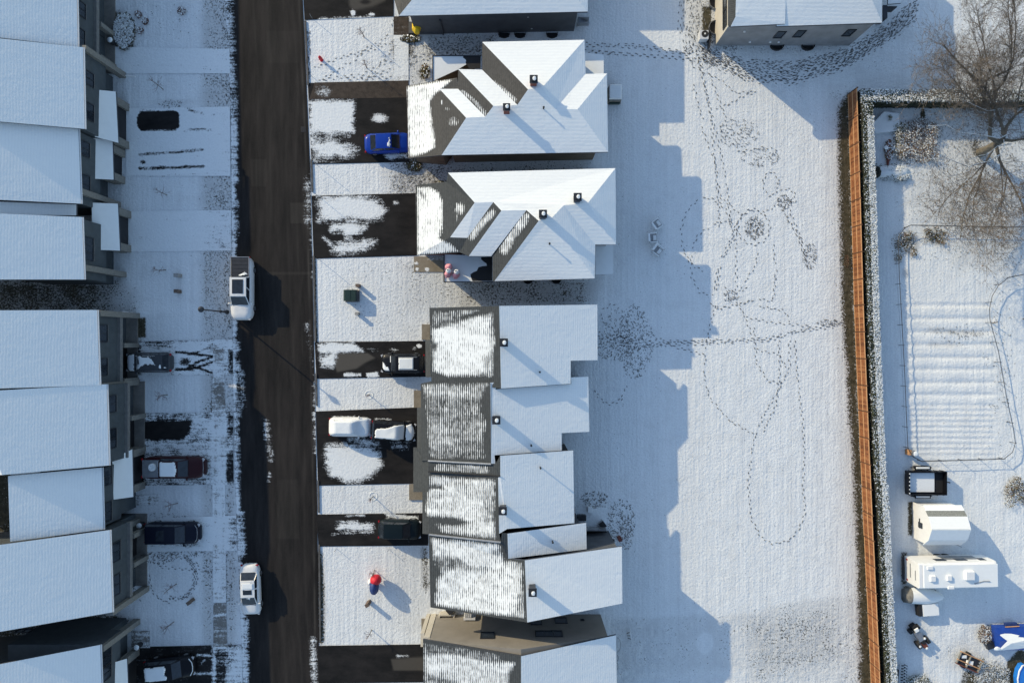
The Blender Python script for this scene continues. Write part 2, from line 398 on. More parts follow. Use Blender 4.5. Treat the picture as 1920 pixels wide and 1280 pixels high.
# ================================================================== GROUND
FENCE = [(1590, 176), (1595, 330), (1602, 580), (1614, 866), (1623, 1060), (1634, 1285), (1637, 1340)]   # foot of the fence
def fence_x(y):
    for (x0, y0), (x1, y1) in zip(FENCE, FENCE[1:]):
        if y <= y1: return x0 + (x1 - x0) * (y - y0) / (y1 - y0)
    return FENCE[-1][0]
def build_ground():
    def axis(a, b, st, far):
        mid = np.arange(a, b + st, st); g = []; s_, v = st * 2, b + st
        while v < far: g.append(v); v += s_; s_ *= 1.7
        g.append(far); g = np.array(g); return np.concatenate([-g[::-1] + (a + b), mid, g])
    xs = axis(-50.4, 50.4, .15, 900); ys = axis(-34.2, 34.2, .15, 900)
    X, Y = np.meshgrid(xs, ys); px = X / S + 960; py = 640 - Y / S
    ops = [
        # boulevard strip and front yards west of the road
        ('B', 205, -40, 385, 1320, .95, 20), ('B', 378, -40, 445, 1320, .70, 18), ('B', 398, 700, 425, 1320, .80, 6),
        ('P', [(208, 20), (238, 24), (252, 90), (262, 78), (250, 92), (212, 92)], .40, 6), ('E', 228, 55, 26, 45, .42, .5),
        ('B', 228, -20, 372, 62, .93, 20),
        ('P', [(-60, 522), (225, 522), (235, 560), (250, 590), (-60, 590)], .42, 30), ('E', 230, 560, 50, 40, .7, .8),
        ('P', [(-60, 1130), (215, 1150), (250, 1165), (180, 1215), (-60, 1290)], .35, 16),
        ('P', [(-60, 800), (20, 800), (20, 1025), (-60, 1025)], .15, 6),
        ('E', 230, 222, 14, 60, .72, .6), ('E', 330, 192, 60, 9, .78, .7), ('B', 222, 600, 265, 660, .45, 16),
        ('B', 246, 596, 273, 632, .12, 4), ('B', 255, 928, 296, 945, .5, 4),
        ('L', [(398, 705), (396, 778)], 2, .5, 3), ('L', [(387, 470), (386, 600)], 1.6, .62, 3),
        # lawns east of the road
        ('B', 575, 36, 800, 160, .97, 6), ('B', 735, 60, 800, 160, .78, 20), ('E', 755, 92, 26, 26, .3, .7), ('E', 795, 138, 12, 16, .2, .7),
        ('B', 800, 62, 930, 110, .66, 12),
        ('B', 583, 308, 780, 368, .93, 6), ('B', 735, 300, 1140, 372, .62, 40), ('E', 775, 308, 22, 14, .12, .7), ('E', 830, 345, 20, 10, .3, .7),
        ('B', 588, 484, 830, 640, .955, 10), ('B', 700, 500, 850, 640, .86, 90), ('B', 760, 512, 960, 580, .76, 30), ('B', 870, 520, 1140, 575, .60, 24), ('E', 800, 500, 60, 16, .6, .8),
        ('B', 594, 708, 790, 768, .93, 6), ('B', 758, 700, 790, 730, .8, 8), ('B', 596, 906, 792, 963, .92, 6),
        ('B', 600, 1022, 806, 1210, .94, 8), ('B', 740, 1022, 806, 1180, .84, 20), ('L', [(598, 1040), (602, 1120), (601, 1200)], 7, .22, 8),
        ('L', [(795, 1030), (799, 1100)], 6, .55, 8), ('L', [(585, 1000), (588, 1200)], 3, .3, 4),
        ('L', [(590, 480), (594, 640)], 2, .25, 3),
        # common meadow behind the houses
        ('P', [(1270, -40), (1330, -40), (1335, 90), (1290, 80)], .74, 20), ('P', [(1310, 85), (1600, 80), (1700, 20), (1720, 90), (1560, 150), (1350, 150)], .72, 30),
        ('B', 1305, 0, 1345, 95, .70, 8), ('B', 1318, 14, 1333, 80, .08, 4),
        ('L', [(1340, 88), (1470, 96), (1590, 82)], 7, .5, 8),
        ('B', 1110, 100, 1600, 1160, .945, 40), ('B', 1340, 100, 1570, 1140, .93, 60), ('P', [(1150, 1158), (1400, 1150), (1480, 1128), (1640, 1112), (1660, 1340), (1150, 1340)], .82, 10),
        ('P', [(1395, 1160), (1560, 1140), (1580, 1235), (1420, 1270)], .68, 40), ('E', 1322, 1205, 18, 24, 1.0, .3), ('B', 1150, 1255, 1400, 1300, .88, 14),
        ('B', 1190, 140, 1204, 500, .98, 8),
        # strip of bare grass along the fence
        ('P', [(1558, 170), (1560, 330), (1566, 580), (1584, 866), (1598, 1060), (1600, 1340), (1640, 1340), (1614, 866), (1602, 580), (1592, 176)], .74, 34),
        ('P', [(1574, 205), (1575, 330), (1582, 580), (1602, 866), (1610, 1060), (1616, 1340), (1640, 1340), (1614, 866), (1602, 580), (1592, 176)], .06, 16),
        # garden on the right
        ('P', [(1700, 190), (1925, 190), (1925, 470), (1800, 480), (1700, 380)], .82, 60), ('P', [(1740, 380), (1925, 350), (1925, 520), (1800, 500)], .76, 50),
        ('E', 1829, 277, 9, 17, .05, .5), ('E', 1835, 278, 40, 30, .6, .9), ('E', 1812, 205, 60, 8, .6, .8), ('E', 1730, 215, 6, 16, .1, .6),
        ('E', 1705, 455, 26, 30, .45, .7), ('E', 1755, 445, 22, 18, .4, .7), ('E', 1697, 513, 10, 12, .7, .6),
        ('P', [(1580, 70), (1925, 60), (1925, 170), (1600, 165)], .88, 30), ('P', [(1720, 120), (1925, 60), (1925, 170), (1720, 165)], .78, 30), ('E', 1865, 100, 40, 40, .6, .8),
        ('B', 1697, 890, 1705, 922, .12, 4), ('B', 1703, 940, 1711, 1003, .15, 5), ('B', 1690, 1035, 1700, 1095, .3, 5), ('B', 1693, 1098, 1705, 1125, .35, 6),
        ('P', [(1888, 1240), (1912, 1215), (1925, 1225), (1925, 1340), (1888, 1340)], .08, 6), ('P', [(1805, 1260), (1830, 1248), (1835, 1340), (1800, 1340)], .2, 8),
        ('E', 1805, 1225, 70, 50, .86, .6), ('B', 1850, 1170, 1925, 1180, .5, 8), ('L', [(1800, 1290), (1830, 1240)], 6, .5, 8),
    ]
    for yr in (597, 622, 646, 670, 692, 717): ops.append(('L', [(1694, yr), (1852, yr - 1)], 1.6, .86, 3))
    for i in range(9): ops.append(('L', [(1704 + i, 765 + i * 10.6), (1874, 762 + i * 10.4)], 1.5, .84, 3))
    ops += [('L', [(1745, 618), (1838, 626)], 5, .72, 8), ('L', [(1745, 645), (1800, 646)], 5, .78, 8)]
    inside = (np.abs(X) < 51) & (np.abs(Y) < 35)
    cv = np.full(X.shape, .97); cv[inside] = cover(px[inside], py[inside], .97, ops)
    Z = (vnoise(X, Y, 1.3, 3) - .5) * .012 + (vnoise(X, Y, .45, 4) - .5) * .008
    g = ((px > 1690) & (px < 1862) & (py > 560) & (py < 860)).astype(float)
    fur = np.zeros(X.shape)
    for yr in (572, 597, 622, 646, 670, 692, 717, 740): fur += np.exp(-((py - yr) / 4.0) ** 2)
    for i in range(10): fur += .9 * np.exp(-((py - 760 - i * 10.4) / 2.8) ** 2)
    wx = np.clip((px - 1694) / 14, 0, 1) * np.clip((1872 - px) / 14, 0, 1) * np.clip((py - 560) / 10, 0, 1) * np.clip((858 - py) / 8, 0, 1)
    Z = Z - fur * wx * .10 + wx * .03
    rough = ((px > 1150) & (px < 1640) & (py > 1158)).astype(float)
    Z += rough * (vnoise(X, Y, .35, 9) - .5) * .06
    Z += ((px > 1640) & (py > 380)) * (vnoise(X, Y, .8, 12) - .5) * .05
    Z += ((px > 1300) & (px < 1570) & (py > 120) & (py < 1150)) * ((vnoise(X, Y, .5, 14) - .5) * .025)
    np_mesh('ground', X, Y, Z, 'ground', {'cover': cv}, kind='structure')
build_ground()

rl = [(424, -20), (436, 200), (438, 480), (440, 700), (444, 900), (450, 1050), (460, 1300)]
rr_ = [(567, -20), (575, 160), (582, 320), (588, 600), (592, 800), (595, 950), (599, 1300)]
def lerp_line(L, y):
    for (x0, y0), (x1, y1) in zip(L, L[1:]):
        if y <= y1: return x0 + (x1 - x0) * (y - y0) / (y1 - y0)
    (x0, y0), (x1, y1) = L[-2:]; return x1 + (x1 - x0) * (y - y1) / (y1 - y0)
def build_road():
    ys = np.arange(-120, 1400, 2.4); us = np.linspace(0, 1, 64)
    lx = np.array([lerp_line(rl, y) - 3 for y in ys]); rx = np.array([lerp_line(rr_, y) for y in ys])
    px = lx[:, None] * (1 - us) + rx[:, None] * us; py = np.repeat(ys[:, None], len(us), 1)
    ops = [('L', [(x_ + 0, y_) for x_, y_ in rl], 3, .85, 9), ('L', [(585, 330), (588, 480), (590, 520)], 3, .30, 10), ('L', [(590, 720), (593, 850)], 3, .38, 8), ('L', [(587, 1200), (590, 1290)], 5, .42, 8), ('L', [(575, 610), (590, 700)], 2, .22, 10),
           ('L', [(498, 790), (508, 860)], 4, .30, 10), ('L', [(452, 700), (456, 760)], 4, .32, 10),
           ('L', [(446, 740), (446, 780)], 4, .3, 8), ('L', [(577, 330), (577, 420)], 5, .26, 9), ('E', 500, 806, 8, 26, .38, .9), ('E', 505, 896, 5, 16, .3, .9),
           ('L', [(430, 0), (436, 150), (441, 220)], 6, .32, 10), ('L', [(441, 230), (441, 340)], 5, .5, 7), ('L', [(443, 380), (443, 440)], 4, .35, 8),
           ('L', [(452, 960), (456, 1040)], 5, .45, 8), ('L', [(462, 1160), (462, 1280)], 4, .5, 8), ('L', [(445, 640), (446, 700)], 4, .35, 8), ('L', [(444, 790), (448, 900)], 3, .3, 8)]
    cv = cover(px, py, 0.0, ops)
    rx2 = np.repeat(rx[:, None], len(us), 1); dry = np.clip(1 - np.abs(rx2 - px - 7) / 3.0, 0, 1) * .45 * vnoise(px, py, 30, 5)
    dry += np.clip(1 - np.abs(px - rx2 + 60) / 60, 0, 1) * .06
    for xx, ww, am in ((492, 3, .16), (518, 4, .14), (548, 3, .12), (566, 3, .16)):
        dry += np.clip(1 - np.abs(px - xx - (py - 640) * .024 + (vnoise(px * 0, py, 160, 8) - .5) * 8) / ww, 0, 1) * am * vnoise(px, py, 40, 6)
    for x0, y0, x1, y1, am in ((545, 380, 585, 420, .16), (470, 300, 500, 350, .08), (520, 900, 560, 1010, .07), (500, 60, 560, 120, .06)):
        dry += ((px > x0) & (px < x1) & (py > y0) & (py < y1)) * am
    dry += ((py > 510) & (py < 516)) * (px > 500) * .12
    np_mesh('road', (px - 960) * S, (640 - py) * S, np.full(px.shape, .036), 'road', {'cover': cv, 'dry': dry}, kind='structure')
    # concrete kerbs
    for nm, off, L in (('kerb', 1.5, rr_),):
        m = MB(); yy = list(range(-100, 1400, 20))
        for a, b in zip(yy, yy[1:]):
            if nm == 'kerb' and L is rr_ and any(s0 <= (a + b) / 2 <= s1 for s0, s1 in ((-110, 38), (155, 306), (366, 484), (640, 708), (768, 908), (962, 1022), (1208, 1278))): continue
            if L is rl and any(s0 <= (a + b) / 2 <= s1 for s0, s1 in ((80, 130), (195, 320), (400, 450), (640, 700), (780, 905), (960, 1030), (1210, 1300))): continue
            p = [((lerp_line(L, y) + off + e - 960) * S, (640 - y) * S) for y, e in ((a, 0), (a, 3), (b, 3), (b, 0))]
            m.prism(p, .0, .13)
        m.build('kerb', 'kerb', kind='structure')
build_road()

# ---- driveways, walks and stoops
DW = [
 ('driveway', [(566, -60), (738, -60), (738, 31), (571, 38)], 'drive', 0, [('E', 662, 25, 6, 8, .8, .6), ('E', 697, 27, 6, 4, .7, .5), ('L', [(600, 37), (700, 32)], 3, .4, 4)], [('P', [(655, -40), (718, -40), (722, 2), (700, 12), (662, 20), (655, 10)], .6, 6), ('E', 685, 4, 13, 6, 0, .5)]),
 ('driveway', [(577, 156), (766, 153), (768, 304), (584, 308)], 'drive', 0, [('B', 583, 191, 662, 248, .95, 14), ('P', [(585, 262), (625, 262), (668, 282), (660, 290), (590, 300)], .72, 23), ('E', 712, 222, 20, 11, .75, .7), ('L', [(590, 255), (655, 255)], 2, .35, 6), ('E', 606, 168, 16, 12, .45, .9), ('P', [(722, 292), (760, 284), (764, 296), (730, 300)], .6, 8)], []),
 ('driveway', [(584, 367), (783, 362), (783, 479), (588, 485)], 'drive', 0, [('P', [(597, 372), (645, 369), (705, 376), (722, 392), (712, 408), (600, 412)], .9, 22), ('E', 742, 380, 9, 6, .5, .8), ('P', [(625, 420), (660, 416), (685, 425), (670, 438), (650, 444), (640, 434), (622, 432)], .75, 15), ('P', [(622, 462), (655, 452), (705, 452), (700, 462), (650, 476), (622, 474)], .7, 17), ('L', [(606, 445), (620, 458)], 3, .5, 5)], []),
 ('driveway', [(590, 641), (801, 639), (801, 706), (593, 710)], 'drive', 0, [('P', [(597, 646), (660, 643), (682, 658), (600, 660)], .9, 10), ('P', [(600, 668), (630, 662), (626, 688), (603, 686)], .7, 11), ('B', 644, 699, 677, 706, .6, 3), ('P', [(688, 700), (708, 696), (712, 706), (688, 708)], .9, 5), ('E', 738, 655, 10, 4, .35, .8), ('E', 786, 648, 5, 4, .9, .4), ('E', 776, 654, 5, 4, .5, .5), ('E', 700, 655, 14, 5, .4, .8)], [('P', [(627, 665), (636, 662), (690, 662), (703, 671), (684, 680), (668, 691), (632, 697), (626, 680)], .75, 3)]),
 ('driveway', [(592, 771), (790, 763), (788, 906), (596, 910)], 'drive', 0, [('P', [(613, 838), (648, 836), (690, 842), (708, 852), (712, 874), (690, 895), (662, 903), (625, 890), (612, 872)], .92, 20), ('P', [(655, 824), (700, 818), (712, 838), (680, 842)], .35, 13), ('P', [(730, 832), (768, 828), (765, 842), (735, 840)], .33, 13), ('L', [(625, 783), (665, 782)], 2.5, .6, 3), ('L', [(704, 786), (732, 786)], 2, .45, 4)], []),
 ('driveway', [(594, 964), (803, 961), (803, 1022), (597, 1024)], 'drive', 0, [('P', [(632, 980), (660, 976), (698, 984), (700, 993), (660, 996), (634, 990)], .66, 13), ('L', [(650, 966), (682, 965)], 2, .5, 3), ('P', [(722, 962), (784, 968), (786, 975), (726, 970)], .75, 6), ('L', [(622, 1001), (690, 999)], 1.5, .3, 4)], []),
 ('driveway', [(596, 1210), (800, 1207), (800, 1278), (598, 1281)], 'drive', 0, [('L', [(745, 1229), (765, 1229)], 2, .4, 3)], [('P', [(733, 1235), (800, 1230), (800, 1256), (738, 1256)], .55, 3)]),
]
for nm, q, mt, b, ops, dry in DW: sheet(nm, q, .042, mt, b, ops, dry)
# west side driveways, mostly snowed over
DL = [
 ([(212, 88), (430, 92), (431, 138), (212, 138)], .96, [('B', 212, 88, 400, 138, .92, 12), ('L', [(230, 100), (390, 103)], 1.2, .72, 3), ('L', [(230, 131), (390, 133)], 1.2, .72, 3), ('L', [(262, 91), (380, 92)], 2, .62, 4), ('L', [(235, 123), (385, 124)], 2, .62, 4), ('B', 378, 80, 445, 140, .8, 10)]),
 ([(236, 203), (431, 200), (432, 330), (236, 330)], .96, [('L', [(262, 205), (340, 200), (430, 207)], 1.6, .6, 4), ('L', [(345, 246), (385, 243), (430, 246)], 2.4, .45, 5), ('L', [(345, 262), (430, 262)], 1.5, .66, 4), ('L', [(250, 330), (390, 326)], 2, .6, 4), ('E', 310, 265, 70, 30, .82, .8), ('P', [(256, 220), (262, 209), (275, 207), (330, 207), (337, 214), (337, 238), (330, 245), (264, 246), (257, 238)], 0, 2.5), ('L', [(342, 198), (365, 211), (380, 213)], 3, .35, 5), ('L', [(402, 216), (436, 212)], 4, .25, 5), ('L', [(355, 243), (380, 242)], 3, .4, 5), ('L', [(402, 244), (438, 246)], 4, .3, 6), ('L', [(262, 290), (300, 288), (380, 281)], 3, .25, 4), ('L', [(310, 293), (385, 292)], 1.5, .7, 3), ('E', 268, 304, 8, 7, .15, .6), ('L', [(262, 316), (310, 315), (382, 312)], 3.5, .15, 4), ('B', 400, 195, 445, 330, .8, 10)]),
 ([(236, 396), (433, 394), (434, 470), (236, 472)], .98, [('L', [(245, 415), (385, 412)], 2.0, .66, 4), ('L', [(243, 447), (385, 443)], 2.0, .66, 4), ('B', 384, 390, 445, 472, .68, 12)]),
 ([(236, 640), (436, 636), (437, 702), (236, 704)], .62, [('B', 236, 640, 262, 704, .1, 8), ('B', 236, 638, 400, 652, .30, 6), ('P', [(322, 640), (395, 640), (398, 698), (322, 690)], .70, 6), ('E', 346, 678, 14, 9, .05, .5), ('L', [(330, 693), (360, 692), (400, 678)], 2, 0, 2), ('L', [(352, 690), (375, 676), (404, 668)], 2.2, 0, 2), ('L', [(330, 660), (400, 667)], 2.2, .0, 2), ('L', [(355, 684), (398, 699)], 1.8, 0, 2), ('L', [(365, 662), (395, 650)], 1.6, .1, 2), ('B', 402, 640, 426, 700, .5, 6), ('B', 428, 655, 446, 700, .1, 6)]),
 ([(250, 775), (437, 772), (438, 908), (250, 910)], .42, [('P', [(262, 788), (360, 786), (358, 806), (346, 822), (330, 826), (262, 826)], 0, 5), ('B', 250, 776, 400, 786, .35, 6), ('B', 360, 785, 400, 812, .6, 10), ('B', 270, 828, 400, 852, .52, 10), ('B', 250, 900, 400, 912, .35, 8), ('B', 396, 775, 426, 910, .70, 8), ('B', 426, 776, 448, 812, .12, 5), ('B', 426, 812, 448, 850, .35, 8), ('B', 424, 850, 448, 904, .06, 5), ('L', [(424, 842), (448, 841)], 2, .6, 3), ('B', 252, 850, 270, 910, 0, 6), ('L', [(255, 830), (268, 842), (290, 845)], 2, .6, 4), ('B', 376, 855, 392, 905, .48, 6)]),
 ([(254, 972), (443, 966), (444, 1032), (254, 1034)], .90, [('B', 258, 975, 376, 1026, .45, 10), ('B', 372, 988, 386, 1013, 1, 3), ('L', [(384, 984), (440, 984)], 2, .6, 5), ('L', [(384, 1014), (440, 1012)], 2, .6, 5), ('B', 428, 970, 452, 1030, .45, 14)]),
 ([(250, 1212), (453, 1208), (456, 1320), (250, 1320)], .02, [('B', 398, 1205, 426, 1330, .55, 6), ('B', 426, 1210, 462, 1330, .55, 10), ('L', [(370, 1228), (400, 1228)], 2, .5, 5), ('L', [(370, 1262), (400, 1261)], 2, .5, 4), ('B', 404, 1216, 424, 1330, .12, 5), ('L', [(384, 1236), (378, 1242)], 1.5, .5, 2)]),
]
for q, b, ops in DL: sheet('driveway', q, .044, 'drive', b, ops)
sheet('pavement', [(399, 696), (421, 696), (423, 782), (397, 780)], .05, 'walk', .55, [('B', 398, 710, 425, 765, .15, 14)])
sheet('pavement', [(400, 1130), (424, 1130), (426, 1212), (400, 1212)], .05, 'walk', .16, [('B', 398, 1150, 426, 1154, .6, 4), ('B', 398, 1180, 426, 1184, .4, 4)])
sheet('pavement', [(397, 783), (421, 783), (424, 1129), (400, 1129)], .05, 'walk', .66, [('B', 396, 940, 424, 1020, .80, 20), ('L', [(404, 780), (405, 1130)], 2, .5, 4), ('L', [(417, 780), (419, 1130)], 2, .52, 4)])
sheet('pavement', [(400, 640), (421, 640), (421, 695), (399, 695)], .05, 'walk', .58, [('B', 398, 650, 425, 680, .3, 14)])
sheet('paved_path', [(738, 31), (766, 31), (766, 66), (738, 66)], .05, 'paver', .02, [])
sheet('paved_path', [(590, 155), (766, 151), (766, 183), (580, 186)], .055, 'paver', .0, [('E', 606, 170, 18, 14, .48, .9)])
sheet('paved_path', [(739, 66), (766, 66), (766, 152), (739, 152)], .052, 'paver', .72, [])
sheet('patio', [(776, 481), (832, 481), (832, 510), (776, 510)], .055, 'beigewalk', .0, [('E', 781, 494, 4, 4, .9, .4), ('E', 782, 505, 4, 4, .9, .4), ('E', 801, 505, 5, 4, .8, .4), ('B', 805, 481, 830, 488, .5, 6)])
def stoop(q, lbl):
    m = MB(); m.prism([tuple(W(x, y, .16)[:2]) for x, y in q], .0, .16); m.build('doorstep', 'beigewalk', label=lbl, category='step')
stoop([(791, 608), (806, 608), (806, 637), (791, 637)], 'beige concrete doorstep beside the northernmost row house garage roof')
stoop([(776, 732), (792, 732), (792, 764), (776, 764)], 'beige concrete doorstep above the driveway with two snow covered cars')
stoop([(767, 908), (793, 908), (793, 937), (767, 937)], 'beige concrete doorstep below the driveway with the round snow patch')
stoop([(790, 1160), (812, 1160), (812, 1198), (790, 1198)], 'beige tiled doorstep beside the southernmost beige row house wall')
sheet('patio', [(1078, 950), (1136, 948), (1138, 996), (1078, 998)], .05, 'walk', .93, [('L', [(1078, 950), (1136, 949)], 2, .3, 3)])
sheet('patio', [(252, 929), (297, 927), (297, 945), (252, 947)], .05, 'walk', .52, [('L', [(258 + 0, 930), (258, 946)], 2, .2, 3), ('L', [(280, 930), (280, 946)], 2, .2, 3)])
sheet('patio', [(246, 1182), (281, 1182), (281, 1214), (246, 1214)], .05, 'walk', .30, [])

# ---- footprints trodden through the thin snow
FP = MB()
def fprint(px, py, ang, L=.26, Wd=.10, z=.034):
    c = W(px, py, 0); n = 6
    ca, sa = math.cos(ang), math.sin(ang); vs = []
    for k in range(n):
        t = 2 * math.pi * k / n; x = math.cos(t) * L / 2 * (1 + rnd.uniform(-.2, .2)); y = math.sin(t) * Wd / 2 * (1 + rnd.uniform(-.25, .25))
        vs.append((c.x + x * ca - y * sa, c.y + x * sa + y * ca, z))
    FP.add(vs, [tuple(range(n))])
def track(P, stride=8, side=2.2, L=.27, jit=.8, skip=.06, Wd=.085):
    seg = [(math.hypot(b[0] - a[0], b[1] - a[1]), a, b) for a, b in zip(P, P[1:])]
    tot = sum(s_[0] for s_ in seg); d = 0; k = 0
    while d < tot:
        r_ = d
        for l, a, b in seg:
            if r_ <= l: break
            r_ -= l
        t = r_ / max(l, 1e-6); x = a[0] + (b[0] - a[0]) * t; y = a[1] + (b[1] - a[1]) * t
        dx, dy = (b[0] - a[0]) / l, (b[1] - a[1]) / l; s_ = side * (1 if k % 2 else -1)
        if rnd.random() > skip:
            fprint(x - dy * s_ + rnd.uniform(-jit, jit), y + dx * s_ + rnd.uniform(-jit, jit), math.atan2(-dy, dx) + rnd.uniform(-.25, .25), L * rnd.uniform(.7, 1.2), Wd)
        d += stride * rnd.uniform(.8, 1.2); k += 1
def arc(cx, cy, rx, ry, a0, a1, n=18):
    return [(cx + rx * math.cos(R(a0 + (a1 - a0) * i / n)), cy + ry * math.sin(R(a0 + (a1 - a0) * i / n))) for i in range(n + 1)]
def scuffs(cx, cy, rx, ry, n, ang=None, L=.24, spread=.5):
    n = int(n * 1.4)
    for _ in range(n):
        t = rnd.uniform(0, 6.283); q = math.sqrt(rnd.random())
        a = rnd.uniform(0, 6.283) if ang is None else ang + rnd.gauss(0, spread)
        fprint(cx + rx * q * math.cos(t), cy + ry * q * math.sin(t), a, L * rnd.uniform(.35, 1.1), .055)
# front lawn tracks near the hydrant
for P in ([(600, 152), (640, 128), (668, 110), (690, 88), (712, 80), (735, 60)], [(590, 128), (640, 108), (700, 92), (740, 78)], [(605, 150), (680, 140), (735, 112), (800, 104), (900, 98)], [(690, 150), (720, 110), (740, 90)], [(680, 150), (735, 130), (800, 112), (860, 104)], [(735, 40), (752, 100), (745, 150)], [(650, 148), (740, 145)]):
    track(P, 7, 1.8)
for P in ([(790, 85), (900, 84), (1100, 78)], [(800, 92), (1000, 90), (1180, 84), (1300, 100)], [(830, 96), (1100, 96), (1300, 112)], [(1100, 82), (1200, 90), (1330, 108)], [(1110, 98), (1260, 108), (1350, 118)], [(1290, 60), (1340, 112)]): track(P, 7, 2)
scuffs(900, 88, 110, 10, 110, 0); scuffs(760, 100, 24, 34, 90, 1.4)
for k in range(26):      # the beaten path round the north-east house
    o = k * 2.0
    track([(1318, 90 + o * .5), (1400, 112 + o * .8), (1480, 118 + o * .8), (1580, 96 + o * .7), (1660, 50 + o * .6), (1720, -10 + o)], 7, 1.8, skip=.30, jit=2.2, Wd=.07)
for k in range(9):
    track([(1275 + k * 6, -10), (1272 + k * 6, 60), (1285 + k * 6, 100)], 7, 1.8, skip=.3, jit=1.8)
for P in ([(1305, 95), (1325, 180), (1345, 260), (1362, 340), (1370, 420)], [(1310, 110), (1330, 200), (1340, 300), (1350, 430)], [(1300, 160), (1318, 230)], [(1300, 128), (1350, 150), (1380, 175), (1410, 172)], [(1345, 205), (1370, 194), (1395, 180), (1420, 173)], [(1315, 240), (1340, 300), (1350, 370), (1385, 400)],
          [(1385, 285), (1430, 277), (1460, 281)], [(1370, 245), (1400, 262), (1420, 258)], [(1330, 140), (1360, 220), (1364, 262)],
          arc(1325, 440, 48, 68, 100, 360), arc(1413, 427, 30, 32, 0, 360), arc(1413, 427, 31, 34, 200, 320), arc(1445, 345, 14, 22, 0, 360), arc(1475, 372, 16, 18, 180, 400),
          [(1440, 395), (1455, 385), (1468, 372)], [(1468, 395), (1490, 430), (1505, 470), (1515, 500)], [(1480, 395), (1500, 445), (1512, 490)], [(1465, 395), (1488, 430), (1510, 460)],
          [(1380, 420), (1370, 450), (1352, 485)], [(1384, 424), (1374, 452), (1355, 486)], [(1345, 505), (1340, 545)], [(1349, 503), (1345, 543)], [(1420, 476), (1415, 500), (1390, 540)],
          [(1450, 460), (1455, 510), (1450, 560)], [(1332, 570), (1350, 578), (1385, 570), (1420, 560), (1450, 566)], [(1345, 580), (1380, 572), (1415, 564)], [(1360, 540), (1380, 550), (1400, 540)],
          [(1380, 440), (1380, 545)], [(1295, 480), (1296, 520), (1312, 548), (1340, 556)], [(1294, 470), (1310, 440), (1338, 420), (1370, 414)],
          [(1400, 595), (1450, 605), (1520, 612)], [(1425, 575), (1470, 582), (1482, 605)], [(1378, 560), (1395, 590), (1410, 630)],
          [(1340, 575), (1325, 640), (1320, 700), (1330, 745), (1370, 790), (1410, 812)], [(1413, 615), (1418, 680), (1440, 715), (1465, 718)], [(1480, 640), (1480, 690), (1460, 730), (1430, 780), (1418, 815)],
          [(1460, 640), (1462, 700), (1455, 760), (1430, 810)], [(1490, 640), (1496, 720), (1505, 790), (1508, 850), (1505, 920), (1510, 960), (1498, 990), (1480, 1012), (1450, 1020), (1425, 1005), (1408, 970), (1403, 910), (1408, 850), (1416, 815)],
          [(1420, 655), (1460, 665), (1475, 690)]):
    track(P, 7.5, 1.3, jit=.7)
for yy in (0, 8): track([(1110, 622 + yy), (1220, 640 + yy), (1340, 640 + yy * .4), (1440, 634 + yy * .5), (1500, 620), (1562, 608 + yy * .7)], 7, 1.6, skip=.12)
track([(1180, 655), (1260, 642), (1350, 638)], 7, 1.5); track([(1225, 630), (1265, 650), (1320, 665)], 7, 1.6)
scuffs(1415, 428, 19, 22, 150); scuffs(1472, 378, 16, 14, 70); scuffs(1518, 480, 14, 26, 80); scuffs(1385, 250, 40, 28, 110); scuffs(1425, 295, 36, 18, 70); scuffs(1370, 555, 16, 12, 40); scuffs(1555, 605, 24, 7, 50, 0)
scuffs(1190, 640, 34, 70, 330); scuffs(1150, 650, 44, 24, 160); scuffs(1160, 615, 30, 40, 60); track(arc(1145, 725, 28, 32, 0, 170), 6, 1.6); track([(1150, 570), (1130, 580), (1128, 600), (1165, 630)], 7, 1.5)
scuffs(1165, 975, 26, 40, 190); scuffs(1115, 935, 26, 14, 90); scuffs(1175, 1000, 12, 30, 70); scuffs(1330, 100, 50, 30, 130)
# west yards
for k in range(3): track(arc(330, 1080, 34 + k * 3, 40 + k * 2, -60, 110), 5, 1, L=.22)
track(arc(325, 1085, 44, 45, 100, 190), 6, 1.2); track([(275, 1035), (330, 1040), (390, 1065), (404, 1090)], 6, 2); track([(300, 1062), (400, 1072)], 6, 1.6)
scuffs(300, 1040, 36, 18, 110, .8); scuffs(350, 1035, 36, 10, 70); scuffs(300, 970, 50, 9, 50); scuffs(410, 990, 20, 30, 60)
track([(255, 278), (300, 272), (355, 262)], 7, 2); scuffs(300, 268, 26, 8, 30); scuffs(290, 328, 24, 5, 10); scuffs(320, 195, 24, 7, 30)
scuffs(320, 40, 50, 36, 16, L=.18); track([(245, 1120), (250, 1100), (262, 1130)], 6, 2)
for k in range(420): fprint(rnd.gauss(408, 12), rnd.uniform(0, 640), math.pi / 2 + rnd.gauss(0, .5), rnd.uniform(.1, .26), .05)
for k in range(420): fprint(rnd.gauss(426, 7), rnd.uniform(0, 640), math.pi / 2 + rnd.gauss(0, .7), rnd.uniform(.1, .30), .06)
for k in range(220): fprint(rnd.gauss(428, 7), rnd.uniform(700, 1130), math.pi / 2 + rnd.gauss(0, .7), rnd.uniform(.1, .30), .06)
for k in range(60): fprint(rnd.gauss(412, 6), rnd.uniform(925, 1130), math.pi / 2 + rnd.gauss(0, .2), rnd.uniform(.15, .3), .05)
for k in range(90): fprint(rnd.uniform(575, 582), rnd.uniform(60, 150), math.pi / 2, rnd.uniform(.1, .4), .05)
